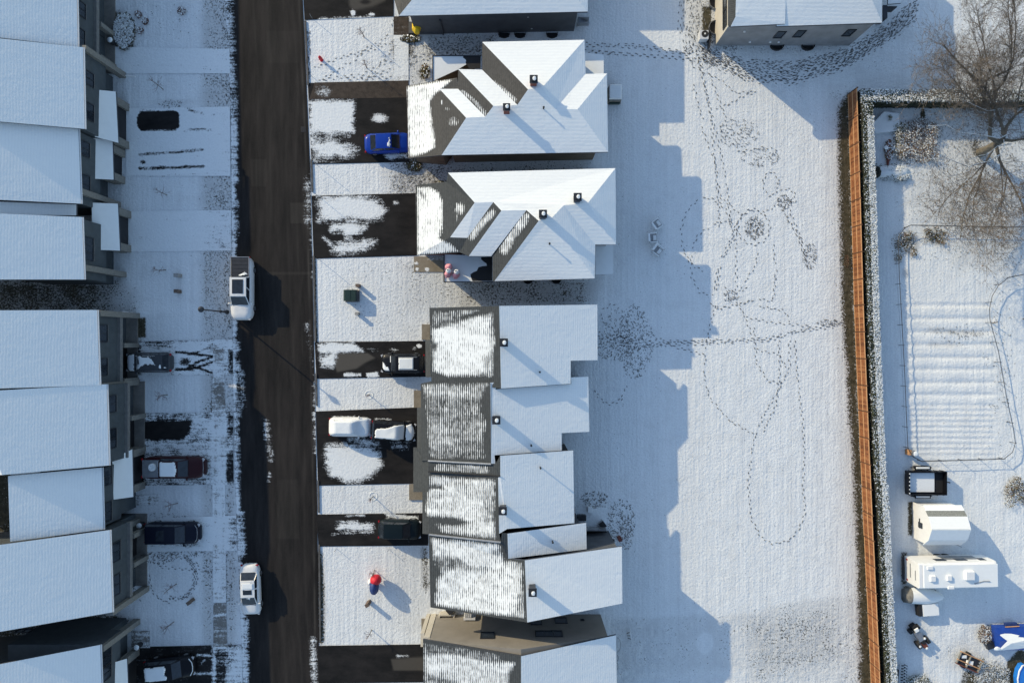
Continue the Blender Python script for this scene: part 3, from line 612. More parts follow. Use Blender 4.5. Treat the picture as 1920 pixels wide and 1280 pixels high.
# fallen leaves and stalks in the east garden, tufts in the lawns
for k in range(2600): fprint(rnd.gauss(1850, 60), rnd.gauss(385, 48), rnd.uniform(0, 6.3), rnd.uniform(.06, .2), .045, .05)
for k in range(800): fprint(rnd.gauss(1840, 60), rnd.gauss(240, 40), rnd.uniform(0, 6.3), rnd.uniform(.08, .2), .06, .05)
for k in range(140): fprint(rnd.gauss(1880, 14), rnd.gauss(640, 110), rnd.uniform(0, 6.3), rnd.uniform(.08, .2), .06, .05)
for k in range(60): fprint(rnd.gauss(1800, 26), rnd.gauss(626, 8), rnd.uniform(0, 6.3), rnd.uniform(.08, .25), .06, .07)
for k in range(160): fprint(rnd.uniform(650, 850), rnd.uniform(490, 640), math.pi / 2 + rnd.gauss(0, .4), rnd.uniform(.06, .2), .035)
for k in range(260): fprint(rnd.uniform(730, 830), rnd.uniform(305, 360), .9 + rnd.gauss(0, .4), rnd.uniform(.1, .3), .06)
for k in range(200): fprint(rnd.uniform(1140, 1600), rnd.uniform(130, 1140), math.pi / 2 + rnd.gauss(0, .5), rnd.uniform(.06, .14), .04)
FP.build('footprints', 'tirefp', kind='stuff', label='trodden footprints, twigs and fallen leaves dotted over the thin snow', category='footprints')
# ================================================================== BUILDINGS
ZT = [lambda z: z]
def poly_inset(pts, d):
    a = sum(pts[i][0] * pts[(i + 1) % len(pts)][1] - pts[(i + 1) % len(pts)][0] * pts[i][1] for i in range(len(pts)))
    if a < 0: pts = pts[::-1]
    out = []; n = len(pts)
    for i in range(n):
        p0, p1, p2 = Vector(pts[i - 1]), Vector(pts[i]), Vector(pts[(i + 1) % n])
        e1 = (p1 - p0).normalized(); e2 = (p2 - p1).normalized()
        n1 = Vector((-e1.y, e1.x)); n2 = Vector((-e2.y, e2.x)); b = (n1 + n2)
        b = b.normalized() if b.length > 1e-6 else n1
        out.append(tuple(p1 + b * (d / max(.4, b.dot(n1)))))
    return out
def walls(parent, pts, z, zt, mat, inset=.4, name='wall', z0=-.05):
    """pts: eave outline in survey units at height z; the wall prism rises to zt"""
    q = [tuple(W(x, y, z)[:2]) for x, y in pts]
    m = MB(); m.prism(poly_inset(q, inset), z0, zt); return m.build(name, mat, parent)
def roof(parent, faces, mats, thick=.2, name='roof', grid=None, ops=None, base=0.0, label=None, under=None, inset=.4):
    """faces: list of (points (px,py,z), material index).  Top skin plus a fascia hanging from it."""
    faces = [([(p[0], p[1], ZT[0](p[2])) for p in pts], mi) for pts, mi in faces]
    if under:
        wv = [[W(*p) for p in pts] for pts, mi in faces]; al = [v for f in wv for v in f]
        x0, x1 = min(v.x for v in al), max(v.x for v in al); y0, y1 = min(v.y for v in al), max(v.y for v in al)
        cx, cy = (x0 + x1) / 2, (y0 + y1) / 2; kx, ky = 1 - inset * 2 / (x1 - x0), 1 - inset * 2 / (y1 - y0)
        m = MB()
        for f in wv:
            q = [Vector((cx + (v.x - cx) * kx, cy + (v.y - cy) * ky, v.z - thick - .18 - inset * .38)) for v in f]
            if sum(q[i].x * q[(i + 1) % len(q)].y - q[(i + 1) % len(q)].x * q[i].y for i in range(len(q))) < 0: q = q[::-1]
            n = len(q); m.add([(v.x, v.y, -.05) for v in q] + list(q), [tuple(range(n))[::-1], tuple(range(n, 2 * n))] + [(i, (i + 1) % n, n + (i + 1) % n, n + i) for i in range(n)])
        m.build('wall', under, parent)
    bm = bmesh.new(); cache = {}
    def V(p):
        k = tuple(round(c, 2) for c in p)
        if k not in cache: cache[k] = bm.verts.new(W(*p))
        return cache[k]
    for pts, mi in faces:
        try: f = bm.faces.new([V(p) for p in pts]); f.material_index = mi
        except ValueError: pass
    bm.normal_update()
    for f in bm.faces:
        if f.normal.z < 0: f.normal_flip()
    bedges = [e for e in bm.edges if len(e.link_faces) == 1]
    low = {}
    for e in bedges:
        a, b = e.verts
        for v in (a, b):
            if v not in low: low[v] = bm.verts.new(v.co - Vector((0, 0, thick)))
        try: f = bm.faces.new([a, b, low[b], low[a]]); f.material_index = len(mats)
        except ValueError: pass
    bmesh.ops.triangulate(bm, faces=[f for f in bm.faces if len(f.verts) > 4 and f.material_index < len(mats)])
    if grid:
        xs = [v.co.x for v in bm.verts]; ys = [v.co.y for v in bm.verts]
        for ax, lo, hi in ((0, min(xs), max(xs)), (1, min(ys), max(ys))):
            t = lo + grid
            while t < hi:
                co = Vector((t, 0, 0)) if ax == 0 else Vector((0, t, 0)); no = Vector((1, 0, 0)) if ax == 0 else Vector((0, 1, 0))
                g = [f for f in bm.faces if f.material_index < len(mats)]
                gg = list({e for f in g for e in f.edges}) + list({v for f in g for v in f.verts}) + g
                bmesh.ops.bisect_plane(bm, geom=gg, plane_co=co, plane_no=no); t += grid
    me = bpy.data.meshes.new(name); off = chain_loc(parent) if parent else Vector((0, 0, 0))
    co = np.array([v.co[:] for v in bm.verts]); f_ = (1 - co[:, 2] / H) * S
    cv = cover(co[:, 0] / f_ + 960, 640 - co[:, 1] / f_, base, ops or [])
    for v in bm.verts: v.co -= off
    bm.to_mesh(me); bm.free()
    for m in list(mats) + ['fascia']: me.materials.append(M[m])
    at = me.attributes.new('cover', 'FLOAT', 'POINT'); at.data.foreach_set('value', cv.astype(np.float32))
    o = bpy.data.objects.new(name, me); C.objects.link(o); o.parent = parent
    if label: o['label'] = label
    return o
def chimney(parent, px, py, z, h=1.0, w=.55, mat='darkmetal'):
    z = ZT[0](z)
    c = W(px, py, z); m = MB(); m.box((c.x, c.y, z + h / 2 - .4), (w, w, h + .8)); o = m.build('chimney', mat, parent)
    m = MB(); m.box((c.x, c.y, z + h + .10), (w * 1.25, w * 1.25, .08)); m.box((c.x, c.y, z + h + .2), (w * .7, w * .7, .14)); m.build('chimney_cap', 'darkmetal', o)
    m = MB(); m.blob((c.x + .05, c.y, z + h + .29), (w * .3, w * .34, .05), 3, flat=.02); m.build('snow_cap', 'snow', o)
    return o
def vent(parent, px, py, z, h=.55):
    z = ZT[0](z)
    c = W(px, py, z); m = MB(); m.tube([c + Vector((0, 0, -.3)), c + Vector((0, 0, h))], .055, 8); m.lathe(c + Vector((0, 0, h)), [(.09, 0), (.09, .07), (.03, .11)], 8); m.build('vent_pipe', 'black', parent)
def window(parent, c, ax, w, h, rows=1, cols=2, out=1):
    """c: centre on the wall; ax 'x' (wall faces +-x) or 'y'; out: direction sign"""
    m = MB(); t = .06; d = .08
    def b(u, v, du, dv, dd, o_):
        if ax == 'x': return ((c[0] + out * o_, c[1] + u, c[2] + v), (dd, du, dv))
        return ((c[0] + u, c[1] + out * o_, c[2] + v), (du, dd, dv))
    for u in (-w / 2, w / 2): m.box(*b(u, 0, t, h + t, d, .04))
    for v in (-h / 2, h / 2): m.box(*b(0, v, w - t - .004, t, d, .04))
    for i in range(1, cols): m.box(*b(-w / 2 + w * i / cols, 0, t * .8, h - t - .004, d * .8, .035))
    f = m.build('window', 'frame', parent)
    g = MB()
    g.box(*b(0, 0, w - t - .01, h - t - .01, .03, .018)); g.build('pane', 'glass', f)
    s_ = MB(); s_.box(*b(0, -h / 2 - .06, w + .06, .05, .09, .03)); s_.build('sill', 'beam', f)
    return f

# ------------------------------------------------------------------ town houses west of the road
def west_unit(label, top, bot, ze, wins=(), piers=(), bump=None, beam=True, porch=None, x_w=None, slope=.0165, wall='wall_grey', extra=None, garage=None):
    """top/bot: survey corners ((x_west,y),(x_east,y)) of the north and south roof edges"""
    (xa, ya), (xb, yb) = top; (xc, yc), (xd, yd) = bot
    def zz(x, xe): return ze + (xe - x) * slope
    NE = W(xb, yb, ze); SE = W(xd, yd, ze); NW = W(xa, ya, zz(xa, xb)); SW = W(xc, yc, zz(xc, xd))
    root = thing('town_house', label, 'house', ((NE.x + NW.x) / 2, (NE.y + SE.y) / 2, 0), group='snow roofed town houses west of the road')
    fs = [([(xa, ya, zz(xa, xb)), (xb, yb, ze), (xd, yd, ze), (xc, yc, zz(xc, xd))], 0)]
    if x_w is None and xa < -50: fs.append(([(-330, ya, ze), (xa, ya, zz(xa, xb)), (xc, yc, zz(xc, xd)), (-330, yc, ze)], 0))
    roof(root, fs, ['snowroof_we'], under=wall, inset=1.3 if x_w is None else .5)
    m = MB(); zt = ze + .02; m.tube([NE + Vector((.06, 0, -.05)), SE + Vector((.06, 0, -.05))], .06, 6); m.build('gutter', 'whitetrim', root)
    fx = (NE.x + SE.x) / 2 - .30; y0, y1 = min(NE.y, SE.y) + .12, max(NE.y, SE.y) - .12
    m = MB(); m.box(((fx - .5), (y0 + y1) / 2, (2.75 + ze - .12) / 2), (1.0, y1 - y0, ze - .12 - 2.75)); m.v = [(a, b, c) for a, b, c in m.v]
    # upper storey
    m = MB(); m.box((fx - .45, (y0 + y1) / 2, (2.75 + ze - .15) / 2), (.9, y1 - y0, ze - .15 - 2.75)); m.build('upper_wall', wall, root)
    xw = max(NW.x, -70) if x_w is None else W(x_w, 640, ze + 3).x + .3
    m = MB(); m.box(((xw + fx - .92) / 2, (y0 + y1) / 2, (ze - .3) / 2), (fx - .92 - xw, y1 - y0, ze - .3)); m.build('wall', wall, root)
    if not bump:
        m = MB(); m.box((fx - .40, (y0 + y1) / 2, .07), (1.1, y1 - y0 - .02, .14)); m.build('porch_floor', 'walk', root)
    if beam:
        m = MB(); m.box((fx + .12, (y0 + y1) / 2, 3.0), (.3, y1 - y0 - .02, .42)); m.build('beam', 'beam', root)
    if garage:
        ga, gb = [W(200, g, 1.2).y for g in garage]
        m = MB(); m.box((fx - .86, (ga + gb) / 2, 1.2), (.1, abs(ga - gb), 2.3)); gd = m.build('garage_door', 'door', root)
        m = MB(); m.box((fx - .79, (ga + gb) / 2, 2.30), (.05, abs(ga - gb) * .92, .05)); m.build('trim_strip', 'pier', gd)
        for g in (ga, gb):
            m = MB(); m.box((fx + .02, g + (.24 if g > gb else -.24), 1.25), (.5, .42, 2.5)); m.build('pillar', 'pier', root)
    for py, ww, hh, cols in wins:
        y = W(150, py, ze - 1.0).y; window(root, (fx, y, ze - 1.15), 'x', ww, hh, 1, cols, 1)
    for py in piers:
        y = W(215, py, 0).y; m = MB(); m.box((fx + .02, y, (ze - .22) / 2), (.64, .5, ze - .22)); m.build('pier', 'pier', root)
    if bump:
        rq, z_in, z_out = bump       # four survey corners: inner-N, outer-N, outer-S, inner-S
        pts = [(rq[0][0], rq[0][1], z_in), (rq[1][0], rq[1][1], z_out), (rq[2][0], rq[2][1], z_out), (rq[3][0], rq[3][1], z_in)]
        roof(root, [(pts, 0)], ['snowroof_fl'], .18, 'garage_roof')
        oy0, oy1 = W(rq[2][0], rq[2][1], z_out).y + .15, W(rq[1][0], rq[1][1], z_out).y - .15; ox = W(rq[1][0], rq[1][1], z_out).x - .62
        m = MB(); m.box(((fx + ox) / 2 - .2, (oy0 + oy1) / 2, (z_out - .25) / 2), (ox - fx - .2 + .4, oy1 - oy0, z_out - .25)); m.build('garage_wall', 'pier', root)
        m = MB(); m.box((ox + .012, (oy0 + oy1) / 2, 1.08), (.05, (oy1 - oy0) * .68, 2.05)); m.build('garage_door', 'door', root)
        for s_ in (oy0 + .38, oy1 - .38):
            m = MB(); m.box((ox + .16, s_, (z_out - .4) / 2), (.34, .68, z_out - .4)); m.build('pillar', 'pier', root)
    if extra: extra(root, fx, y0, y1)
    return root
west_unit('snow roofed town house in the top left corner, beside the oval planting bed', ((-60, -430), (136, -424)), ((-60, 64), (146, 88)), 6.3, wins=[(14, 1.3, 1.4, 2), (68, 1.5, 1.2, 2)], garage=(62, 112))
west_unit('snow roofed town house second from the top left corner, with a sloping garage roof', ((-60, 66), (156, 89)), ((-60, 223), (159, 242)), 6.4, wins=[(146, 1.2, 1.3, 2), (208, 1.5, 1.3, 2)], piers=(142,), beam=False, bump=([(176, 168), (217, 172), (222, 268), (178, 257)], 4.0, 2.8))
west_unit('snow roofed town house with a half shaded roof, beside the bare oblong parking spot', ((-60, 224), (147, 241.5)), ((-60, 372), (152, 382)), 6.2, wins=[(278, 1.3, 1.3, 2), (345, 1.7, 1.4, 2)], piers=(384,), beam=False, bump=([(169, 258), (211, 264), (213, 337), (171, 335)], 3.7, 2.6),
          extra=lambda r, fx, y0, y1: roof(r, [([(-60, 376, 9.4), (143, 383.5, 5.8), (143, 404, 5.8), (-60, 402, 9.4)], 0)], ['snowroof_we'], .2, 'link_roof'))
west_unit('snow roofed town house at the south end of the north western row', ((-60, 398), (154, 407)), ((-60, 524), (158, 524)), 6.6, wins=[(466, 2.0, 1.4, 3)], piers=(515,), beam=False, bump=([(172, 380), (221, 382), (225, 470), (173, 468)], 3.9, 2.8))
west_unit('snow roofed town house at the row\'s north end, behind the snow streaked car', ((-60, 582), (182, 581)), ((-60, 730), (187, 722)), 6.55, wins=[(625, 1.5, 1.2, 2), (688, 1.5, 1.2, 2)], piers=(592, 716), garage=(652, 708))
west_unit('large snow roofed town house facing the bare black driveway, widest of the south western row', ((-60, 735), (200, 720)), ((4, 890), (204.5, 872)), 6.3, wins=[(757, 1.5, 1.1, 2), (822, 1.7, 1.1, 2)], garage=(786, 840))
west_unit('narrow snow roofed town house behind the maroon pickup, just south of the widest roof', ((15, 892), (191, 876)), ((19, 1015), (194, 992)), 6.1, wins=[(893, 1.6, 1.2, 2), (960, 1.7, 1.2, 2)], piers=(975,), beam=False, x_w=17, bump=([(210, 860), (248, 842), (250, 931), (213, 936)], 4.0, 2.8))
west_unit('snow roofed town house at the south end of its row, behind the looping footprints', ((-60, 1029), (206, 993)), ((-60, 1194), (211, 1147)), 6.2, wins=[(1035, 1.7, 1.3, 2), (1098, 1.8, 1.3, 2)], piers=(1102,), garage=(1002, 1046))
def s_extra(root, fx, y0, y1):
    for px, py, z, w, h in ((45, 1210, 3.0, 1.3, .8),):
        window(root, (W(px, py, z).x, y1, z), 'y', w, h, 1, 2, 1)
    m = MB(); c = W(150, 1176, .5); m.box((c.x, c.y, .45), (1.4, .5, .9)); m.build('utility_cabinet', 'whitetrim', root)
west_unit('snow roofed town house in the bottom left corner, standing apart from its row', ((-60, 1256), (188, 1208)), ((-60, 1420), (194, 1390)), 6.1, wins=[(1232, 1.4, 1.3, 2), (1262, 1.2, 1.3, 2)], piers=(1164,), beam=False, bump=([(210, 1242), (238, 1234), (242, 1330), (212, 1336)], 3.8, 2.7), extra=s_extra)

# ------------------------------------------------------------------ detached houses east of the road
BLK = 'detached houses east of the road'
ZT[0] = lambda z: z if z < 5.3 else 5.3 + (z - 5.3) * .62
# top house (mostly cut by the frame)
T = thing('detached_house', 'charcoal walled house at the top edge of the picture, a yellow cover on its porch', 'house', W(920, 0, 0), group=BLK)
roof(T, [([(748, 30, 5.3), (1102, 22, 5.3), (1010, -95, 8.0), (850, -95, 8.0)], 0), ([(1102, 22.2, 5.3), (1102, -118, 5.3), (1020, -60, 7.6), (1010, -95, 8.0)], 1), ([(850, -95, 8.0), (1010, -95, 8.0), (1020, -60, 7.6), (1102, -118, 5.3), (748, -118, 5.3)], 0)], ['snowroof_ns', 'snowroof_we'], under='wall_dark', inset=.75)
roof(T, [([(748, -163, 5.3), (1102, -166, 5.3), (1102, -420, 5.3), (748, -420, 5.3)], 0)], ['snowroof_ns'], name='rear_or_neighbour_roof', under='wall_dark', inset=.75)  # unseen neighbour house to the north, put in for the shadow it casts
roof(T, [([(748, 30, 5.3), (850, -95, 8.0), (738, -220, 4.2), (738, -5, 4.6)], 0)], ['roofb_we'], name='side_roof', grid=.8)
walls(T, [(750, 30), (1102, 22), (1102, -118), (750, -118)], 5.3, 5.08, 'wall_dark', .75)
m = MB(); m.pbox(766, 41, 830, 62, .0, .35); m.build('porch_floor', 'wall_dark', T)
wy = W(900, 22, 5.3).y + .75
sy = W(860, 62, 0).y
m = MB(); c = W(860, 41, 3.0); m.box((c.x, sy + .12, 3.0), (2.2, .06, .35)); m.build('slot_window', 'glass', T)
m = MB(); c = W(828, 50, 1.5); m.box((c.x, sy - .0, 1.5), (.12, .5, 3.0)); m.build('porch_partition', 'fascia', T)
for px in (945, 975, 1035):
    m = MB(); n = 10; c = W(px, 62, 0)
    for k in range(n):
        a0, a1 = math.pi + math.pi * k / n, math.pi + math.pi * (k + 1) / n
        m.box((c.x + .55 * math.cos((a0 + a1) / 2), sy - .02 + .5 * math.sin((a0 + a1) / 2), .1), (.19, .04, .3), (a0 + a1) / 2 + math.pi / 2)
    m.box((c.x, sy - .22, .045), (.95, .42, .05)); m.build('window_well', 'black', T)
for px, py in ((982, 37), (990, 33), (945, 58), (997, 56)):
    m = MB(); c = W(px, py, 0); z = 3.0 if py < 40 else .7; c = W(px, py, z); m.box((c.x, sy + .75 - .62, z), (.16, .12, .14)); m.build('wall_vent', 'whitetrim', T)
m = MB()
for i in range(7): m.pbox(1085 + i * 2.9, 33, 1087 + i * 2.9, 42, .12, .9 - i * .12)
m.pbox(1084, 32.2, 1105, 32.9, .3, .95); m.pbox(1084, 42.2, 1105, 42.9, .3, .95)
m.build('deck_stairs', 'metal', T)
# porch cover
Y = MB(); c = W(781, 52, 1.2)
Y.lathe((c.x, c.y, .36), [(.22, 0), (.36, .5), (.46, .9), (.42, 1.15), (.26, 1.3), (.06, 1.36)], 7)
Y.v = [(c.x + (v[0] - c.x), c.y + (v[1] - c.y) * 1.45, v[2]) for v in Y.v]
Y.build('porch_cover', 'yellow', label='bright yellow faceted cover standing on the porch of the top house', category='cover')

# house A
A = thing('detached_house', 'house with two stepped gables facing the road, the blue car parked at its door', 'house', W(960, 215, 0), group=BLK)
za = 5.3
def sA(y): return za + (289 - y) * .0205
top, apx = (990, 168, 7.8), (1017, 164, 7.8)
p1, p2, p3, p4 = (874, 221, 6.7), (910, 219, 6.75), (925, 199, 7.15), (970, 197, 7.2)
e1, e2 = (1041, 205, 7.0), (1083, 205, 7.0)
roof(A, [([(828, 291, za), (1140, 285, za), e2, e1, apx, top, p4, p3, p2, p1], 0),
         ([(904, 79, za), (1096, 75, za), apx, top], 0), ([(859, 130, za), (904, 131, za), p4, p3], 0), ([(824, 167, 5.0), (859, 167, za + .2), p2, p1], 0),
         ([(1098, 139, za), (1138, 138, za), e2, e1], 0), ([(1138, 138, za), (1140, 285, za), e2], 1), ([(1096, 75, za), (1098, 139, za), e1, apx], 1)], ['snowroof_ns', 'snowroof_we'], .22, under='wall_brown', inset=.75)
roof(A, [([(762, 161, 3.3), (857, 146, 5.35), (859, 162, 5.4), (859, 167, za + .2), (824, 167, 5.0), p1, (828, 291, za), (765, 297, 3.3)], 0)], ['roofb_we'], .22, 'patchy_roof_slope', grid=.2, under='wall_brown', inset=.5,
     ops=[('P', [(764, 163), (848, 149), (838, 158), (812, 180), (806, 195), (810, 230), (815, 260), (816, 276), (800, 286), (767, 295)], 1.0, 5), ('E', 827, 192, 2, 6, .9, .5), ('E', 850, 228, 16, 14, .42, .8), ('E', 838, 206, 10, 8, .4, .8)])
roof(A, [([(859, 130, za), p3, p2, (859, 167, za + .2), (858.5, 150, za)], 0), ([(904, 79, za), top, p4, (904, 131, za)], 0)], ['roofb_we'], .22, 'bare_roof_slope', grid=.2,
     ops=[('L', [(868, 172), (890, 190), (910, 215)], 3.0, .75, 5), ('L', [(925, 155), (945, 170), (965, 188)], 3.6, .72, 6)])
m = MB(); c = W(935, 296, 2.4); m.box((c.x, W(0, 285, za).y + .72, 2.9), (.9, .08, .5)); m.build('window', 'glass', A)
gx = W(765, 0, 3.3).x + .48
for yy in (195, 262):
    m = MB(); c = W(765, yy, 1.1); m.box((gx, c.y, 1.15), (.06, 2.6, 2.2)); m.build('garage_door', 'whitetrim', A)
chimney(A, 1000, 157, 7.5, .9, .55, 'rust'); chimney(A, 950, 209, 6.85, 1.0, .5, 'rust'); vent(A, 1019, 205, 6.9, .5)
for q, z, mt, nm in (([(811, 105), (902, 104), (858, 131), (812, 152)], 3.1, 'snowroof_fl', 'porch_roof'), ([(1097, 99), (1132, 103), (1132, 139), (1097, 139)], 3.1, 'snowroof_fl', 'rear_or_neighbour_roof')):
    roof(A, [([(x, y, z) for x, y in q], 0)], [mt], .15, nm)
    walls(A, q, z, z - .1, 'wall_brown', .3, 'porch_wall')
m = MB(); m.pbox(811, 103.6, 902, 105.2, 3.02, 3.16); m.pbox(810.4, 105, 812, 152, 3.02, 3.16); m.build('porch_parapet', 'darkmetal', A)
m = MB(); P_ = [(869, 104.5), (901, 104), (901, 129), (880, 130), (877, 124), (873, 119), (874, 113), (868, 108)]
m.poly([tuple(W(x, y, 3.106)) for x, y in P_][::-1]); m.build('bare_membrane', 'black', A)

# house B
B = thing('detached_house', 'house with a long bright snow slope and angled dormer strips, pink figures on its porch', 'house', W(1000, 420, 0), group=BLK)
zb = 5.4; r1, r2, r3, r4 = (1010, 414, 7.8), (1034, 409, 7.8), (1057, 385, 7.35), (1102, 381, 7.3)
d1, d2, d3, d4 = (890, 380, 6.75), (925, 379, 6.8), (940, 395, 7.2), (987, 394, 7.25)
roof(B, [([(840, 324, zb), (1154, 315.5, zb), r4, r3, r2, r1, d4, d3, d2, d1], 0),
         ([d1, d2, (876, 446, 5.4), (844, 445, 5.2)], 0), ([d3, d4, (921, 480, zb), (879, 480, zb)], 0),
         ([(927, 527, zb), (1115, 522, zb), r2, r1], 0), ([r3, r4, (1155, 458.5, zb), (1116, 458.5, zb)], 0),
         ([(1115, 522, zb), (1116, 458.5, zb), r3, r2], 1), ([(1154, 315.5, zb), (1155, 458.5, zb), r4], 1)], ['snowroof_ns', 'snowroof_we'], .22, under='wall_mid', inset=.6)
roof(B, [([(779, 347, 3.3), (837, 341, 4.9), (840, 324, zb), d1, (844, 445, 5.2), (876, 446, 5.4), (862, 473, 5.0), (781, 479, 3.3)], 0)], ['roof_we'], .22, 'patchy_roof_slope', grid=.2, under='rust', inset=.4,
     ops=[('P', [(782, 352), (805, 350), (822, 362), (829, 375), (830, 430), (822, 447), (845, 458), (860, 471), (783, 478)], 1.0, 4), ('E', 862, 391, 12, 15, .85, .6), ('L', [(857, 395), (857, 415)], 1.5, .5, 3), ('L', [(785, 358), (800, 375)], 3, .55, 4), ('E', 826, 437, 6, 5, .3, .6)])
roof(B, [([d2, d3, (879, 480, zb), (862, 473, 5.0), (876, 446, 5.4)], 0), ([d4, r1, (927, 527, zb), (923.5, 526, zb - .1), (923.5, 481, zb - .1)], 0)], ['roof_we'], .22, 'bare_roof_slope', grid=.2,
     ops=[('L', [(924, 398), (908, 415), (893, 432), (884, 444)], 6, .72, 6), ('L', [(984, 408), (970, 428), (955, 448), (946, 468)], 9, .70, 8)])
for q, z, nm in (([(832, 477), (924, 480), (924, 527), (834.5, 528.5)], 3.0, 'porch_roof'), ([(1116, 460), (1149, 460), (1150, 514), (1116, 515)], 3.0, 'rear_or_neighbour_roof')):
    roof(B, [([(x, y, z) for x, y in q], 0)], ['snowroof_fl'], .15, nm); walls(B, q, z, z - .1, 'wall_beige' if 'porch' in nm else 'wall_mid', .35, 'porch_wall')
m = MB(); m.pbox(831.5, 477, 833.4, 529, 2.92, 3.10); m.pbox(833.6, 527.6, 924, 529.2, 2.92, 3.06); m.build('porch_parapet', 'darkmetal', B)
m = MB(); P_ = [(902, 482), (923, 481), (923, 526.6), (886, 527), (883, 520), (882, 514), (888, 510), (894, 508), (897, 501), (905, 499), (913, 498), (912, 494), (906, 490), (902, 486)]
m.poly([tuple(W(x, y, 3.006)) for x, y in P_][::-1]); m.build('bare_membrane', 'black', B)
chimney(B, 1081, 374, 7.0, .9); chimney(B, 1017, 405, 7.6, .9); vent(B, 1030, 458, 6.75, .5)
for px in (990, 1043):
    m = MB(); c = W(px, 527, 0); m.lathe((c.x, W(0, 522, zb).y + .45, 0), [(.5, 0), (.5, .3), (.42, .3), (.42, .05)], 14); m.build('window_well', 'black', B)

# ------------------------------------------------------------------ the row of houses south of them
ZT[0] = lambda z: z if z < 6 else 6 + (z - 6) * .58
zr, ze_, zw = 9.1, 5.0, 6.0
ROW = 'row houses east of the road'
def roof_under(o, wp, ep):
    for pts in (wp, ep):
        pts = [W(p[0], p[1], ZT[0](p[2])) for p in pts]; pts = [Vector((v.x, v.y, v.z - .42)) for v in pts]
        if sum(pts[i].x * pts[(i + 1) % len(pts)].y - pts[(i + 1) % len(pts)].x * pts[i].y for i in range(len(pts))) < 0: pts = pts[::-1]
        xy = poly_inset([(v.x, v.y) for v in pts], .3); n = len(pts); q = [Vector((a[0], a[1], v.z)) for a, v in zip(xy, pts)]
        m = MB(); m.add([(v.x, v.y, -.05) for v in q] + q, [tuple(range(n))[::-1], tuple(range(n, 2 * n))] + [(i, (i + 1) % n, n + (i + 1) % n, n + i) for i in range(n)]); m.build('wall', 'wall_dark', o)
def row_unit(label, wpts, epts, wops, elow=None, chim=None, vents=(), wallm='wall_dark', wmat='roof_we'):
    cx = sum(p[0] for p in wpts + epts) / len(wpts + epts); cy = sum(p[1] for p in wpts + epts) / len(wpts + epts)
    o = thing('row_house', label, 'house', W(cx, cy, 0), group=ROW)
    roof(o, [(wpts, 0)], [wmat], .22, 'patchy_roof_slope', grid=.2, ops=wops)
    roof(o, [(epts, 0)], ['snowroof_we'], .24, 'snowy_roof_slope')
    roof_under(o, wpts, epts)
    xs = [p[0] for p in wpts]; 
    if chim: chimney(o, *chim)
    for v in vents: vent(o, *v)
    return o
U1 = row_unit('northernmost row house, its roof stepping back above the trodden meadow corner', [(805, 577, zw), (936, 573.5, zr), (939.5, 728, zr), (809, 714, zw)], [(936, 573.5, zr), (1120, 571, ze_), (1120.5, 675, ze_), (1070, 676, 5.77), (1070, 719, 5.77), (939.5, 728, zr)],
    [('P', [(810, 612), (922, 588), (927, 640), (918, 702), (840, 706), (812, 694)], .98, 9), ('P', [(812, 584), (900, 582), (860, 596), (812, 606)], .48, 6), ('P', [(918, 585), (922, 600), (925, 704), (915, 706)], .7, 4), ('E', 814, 650, 7, 12, .15, .5), ('L', [(815, 612), (860, 600)], 5, .3, 5), ('P', [(905, 670), (920, 665), (918, 690), (905, 690)], .55, 6)],
    chim=(945, 642, 8.9, .9), vents=[(1012, 697, 7.5, .35)])
walls(U1, [(807, 578), (1118, 572), (1118, 674), (1068, 676), (1068, 718), (810, 716)], 5.3, 4.85, 'wall_dark', .45)
roof(U1, [([(797.5, 637, 5.2), (806, 637, 5.9), (808, 707, 5.9), (798, 707, 5.2)], 0)], ['roof_we'], .2, 'lower_roof', grid=.6)
U2 = row_unit('second row house from the north, the two snow covered cars parked before it', [(789, 719, 5.6), (809, 714.5, zw), (921, 717, 8.8), (921, 869, 8.8), (803, 864, zw), (789, 863, 5.6)], [(919, 717, 8.8), (929, 717, 8.8), (929.5, 729.5, 8.55), (1071, 719.5, 5.4), (1070, 707, 5.42), (1103, 706, 4.9), (1105, 809, 4.9), (1053, 811.5, 5.66), (1053.5, 844, 5.66), (927, 853, 8.64), (929, 869, 8.6), (921, 869, 8.8)],
    [('P', [(793, 722), (916, 718), (905, 745), (900, 775), (912, 790), (906, 830), (912, 860), (806, 862), (800, 800), (795, 760)], .36, 8), ('P', [(795, 722), (915, 719), (900, 744), (800, 742)], .58, 10), ('P', [(812, 790), (912, 790), (905, 812), (810, 812)], .46, 10), ('L', [(800, 772), (905, 780)], 4, .35, 8), ('P', [(805, 800), (835, 798), (850, 832), (806, 834)], .58, 10), ('L', [(808, 840), (900, 845)], 3, .4, 5)],
    chim=(931, 785, 8.7, .9), vents=[(996, 834, 7.3, .35)])
walls(U2, [(791, 716), (1101, 708), (1103, 808), (1052, 811), (1052, 846), (791, 864)], 5.2, 4.8, 'wall_dark', .45)
roof(U2, [([(782, 764, 5.0), (790, 764, 5.6), (790, 839, 5.6), (782, 839, 5.0)], 0), ([(775, 839, 4.7), (790, 839.2, 5.6), (803, 864, 5.9), (803, 922, 5.9), (775, 922, 4.7)], 0)], ['roof_we'], .2, 'lower_roof', grid=.6)
m = MB(); m.tube([W(803, 863.5, 6.1), W(921, 869.5, ZT[0](8.9))], .09, 6); m.build('flashing', 'metal', U2)
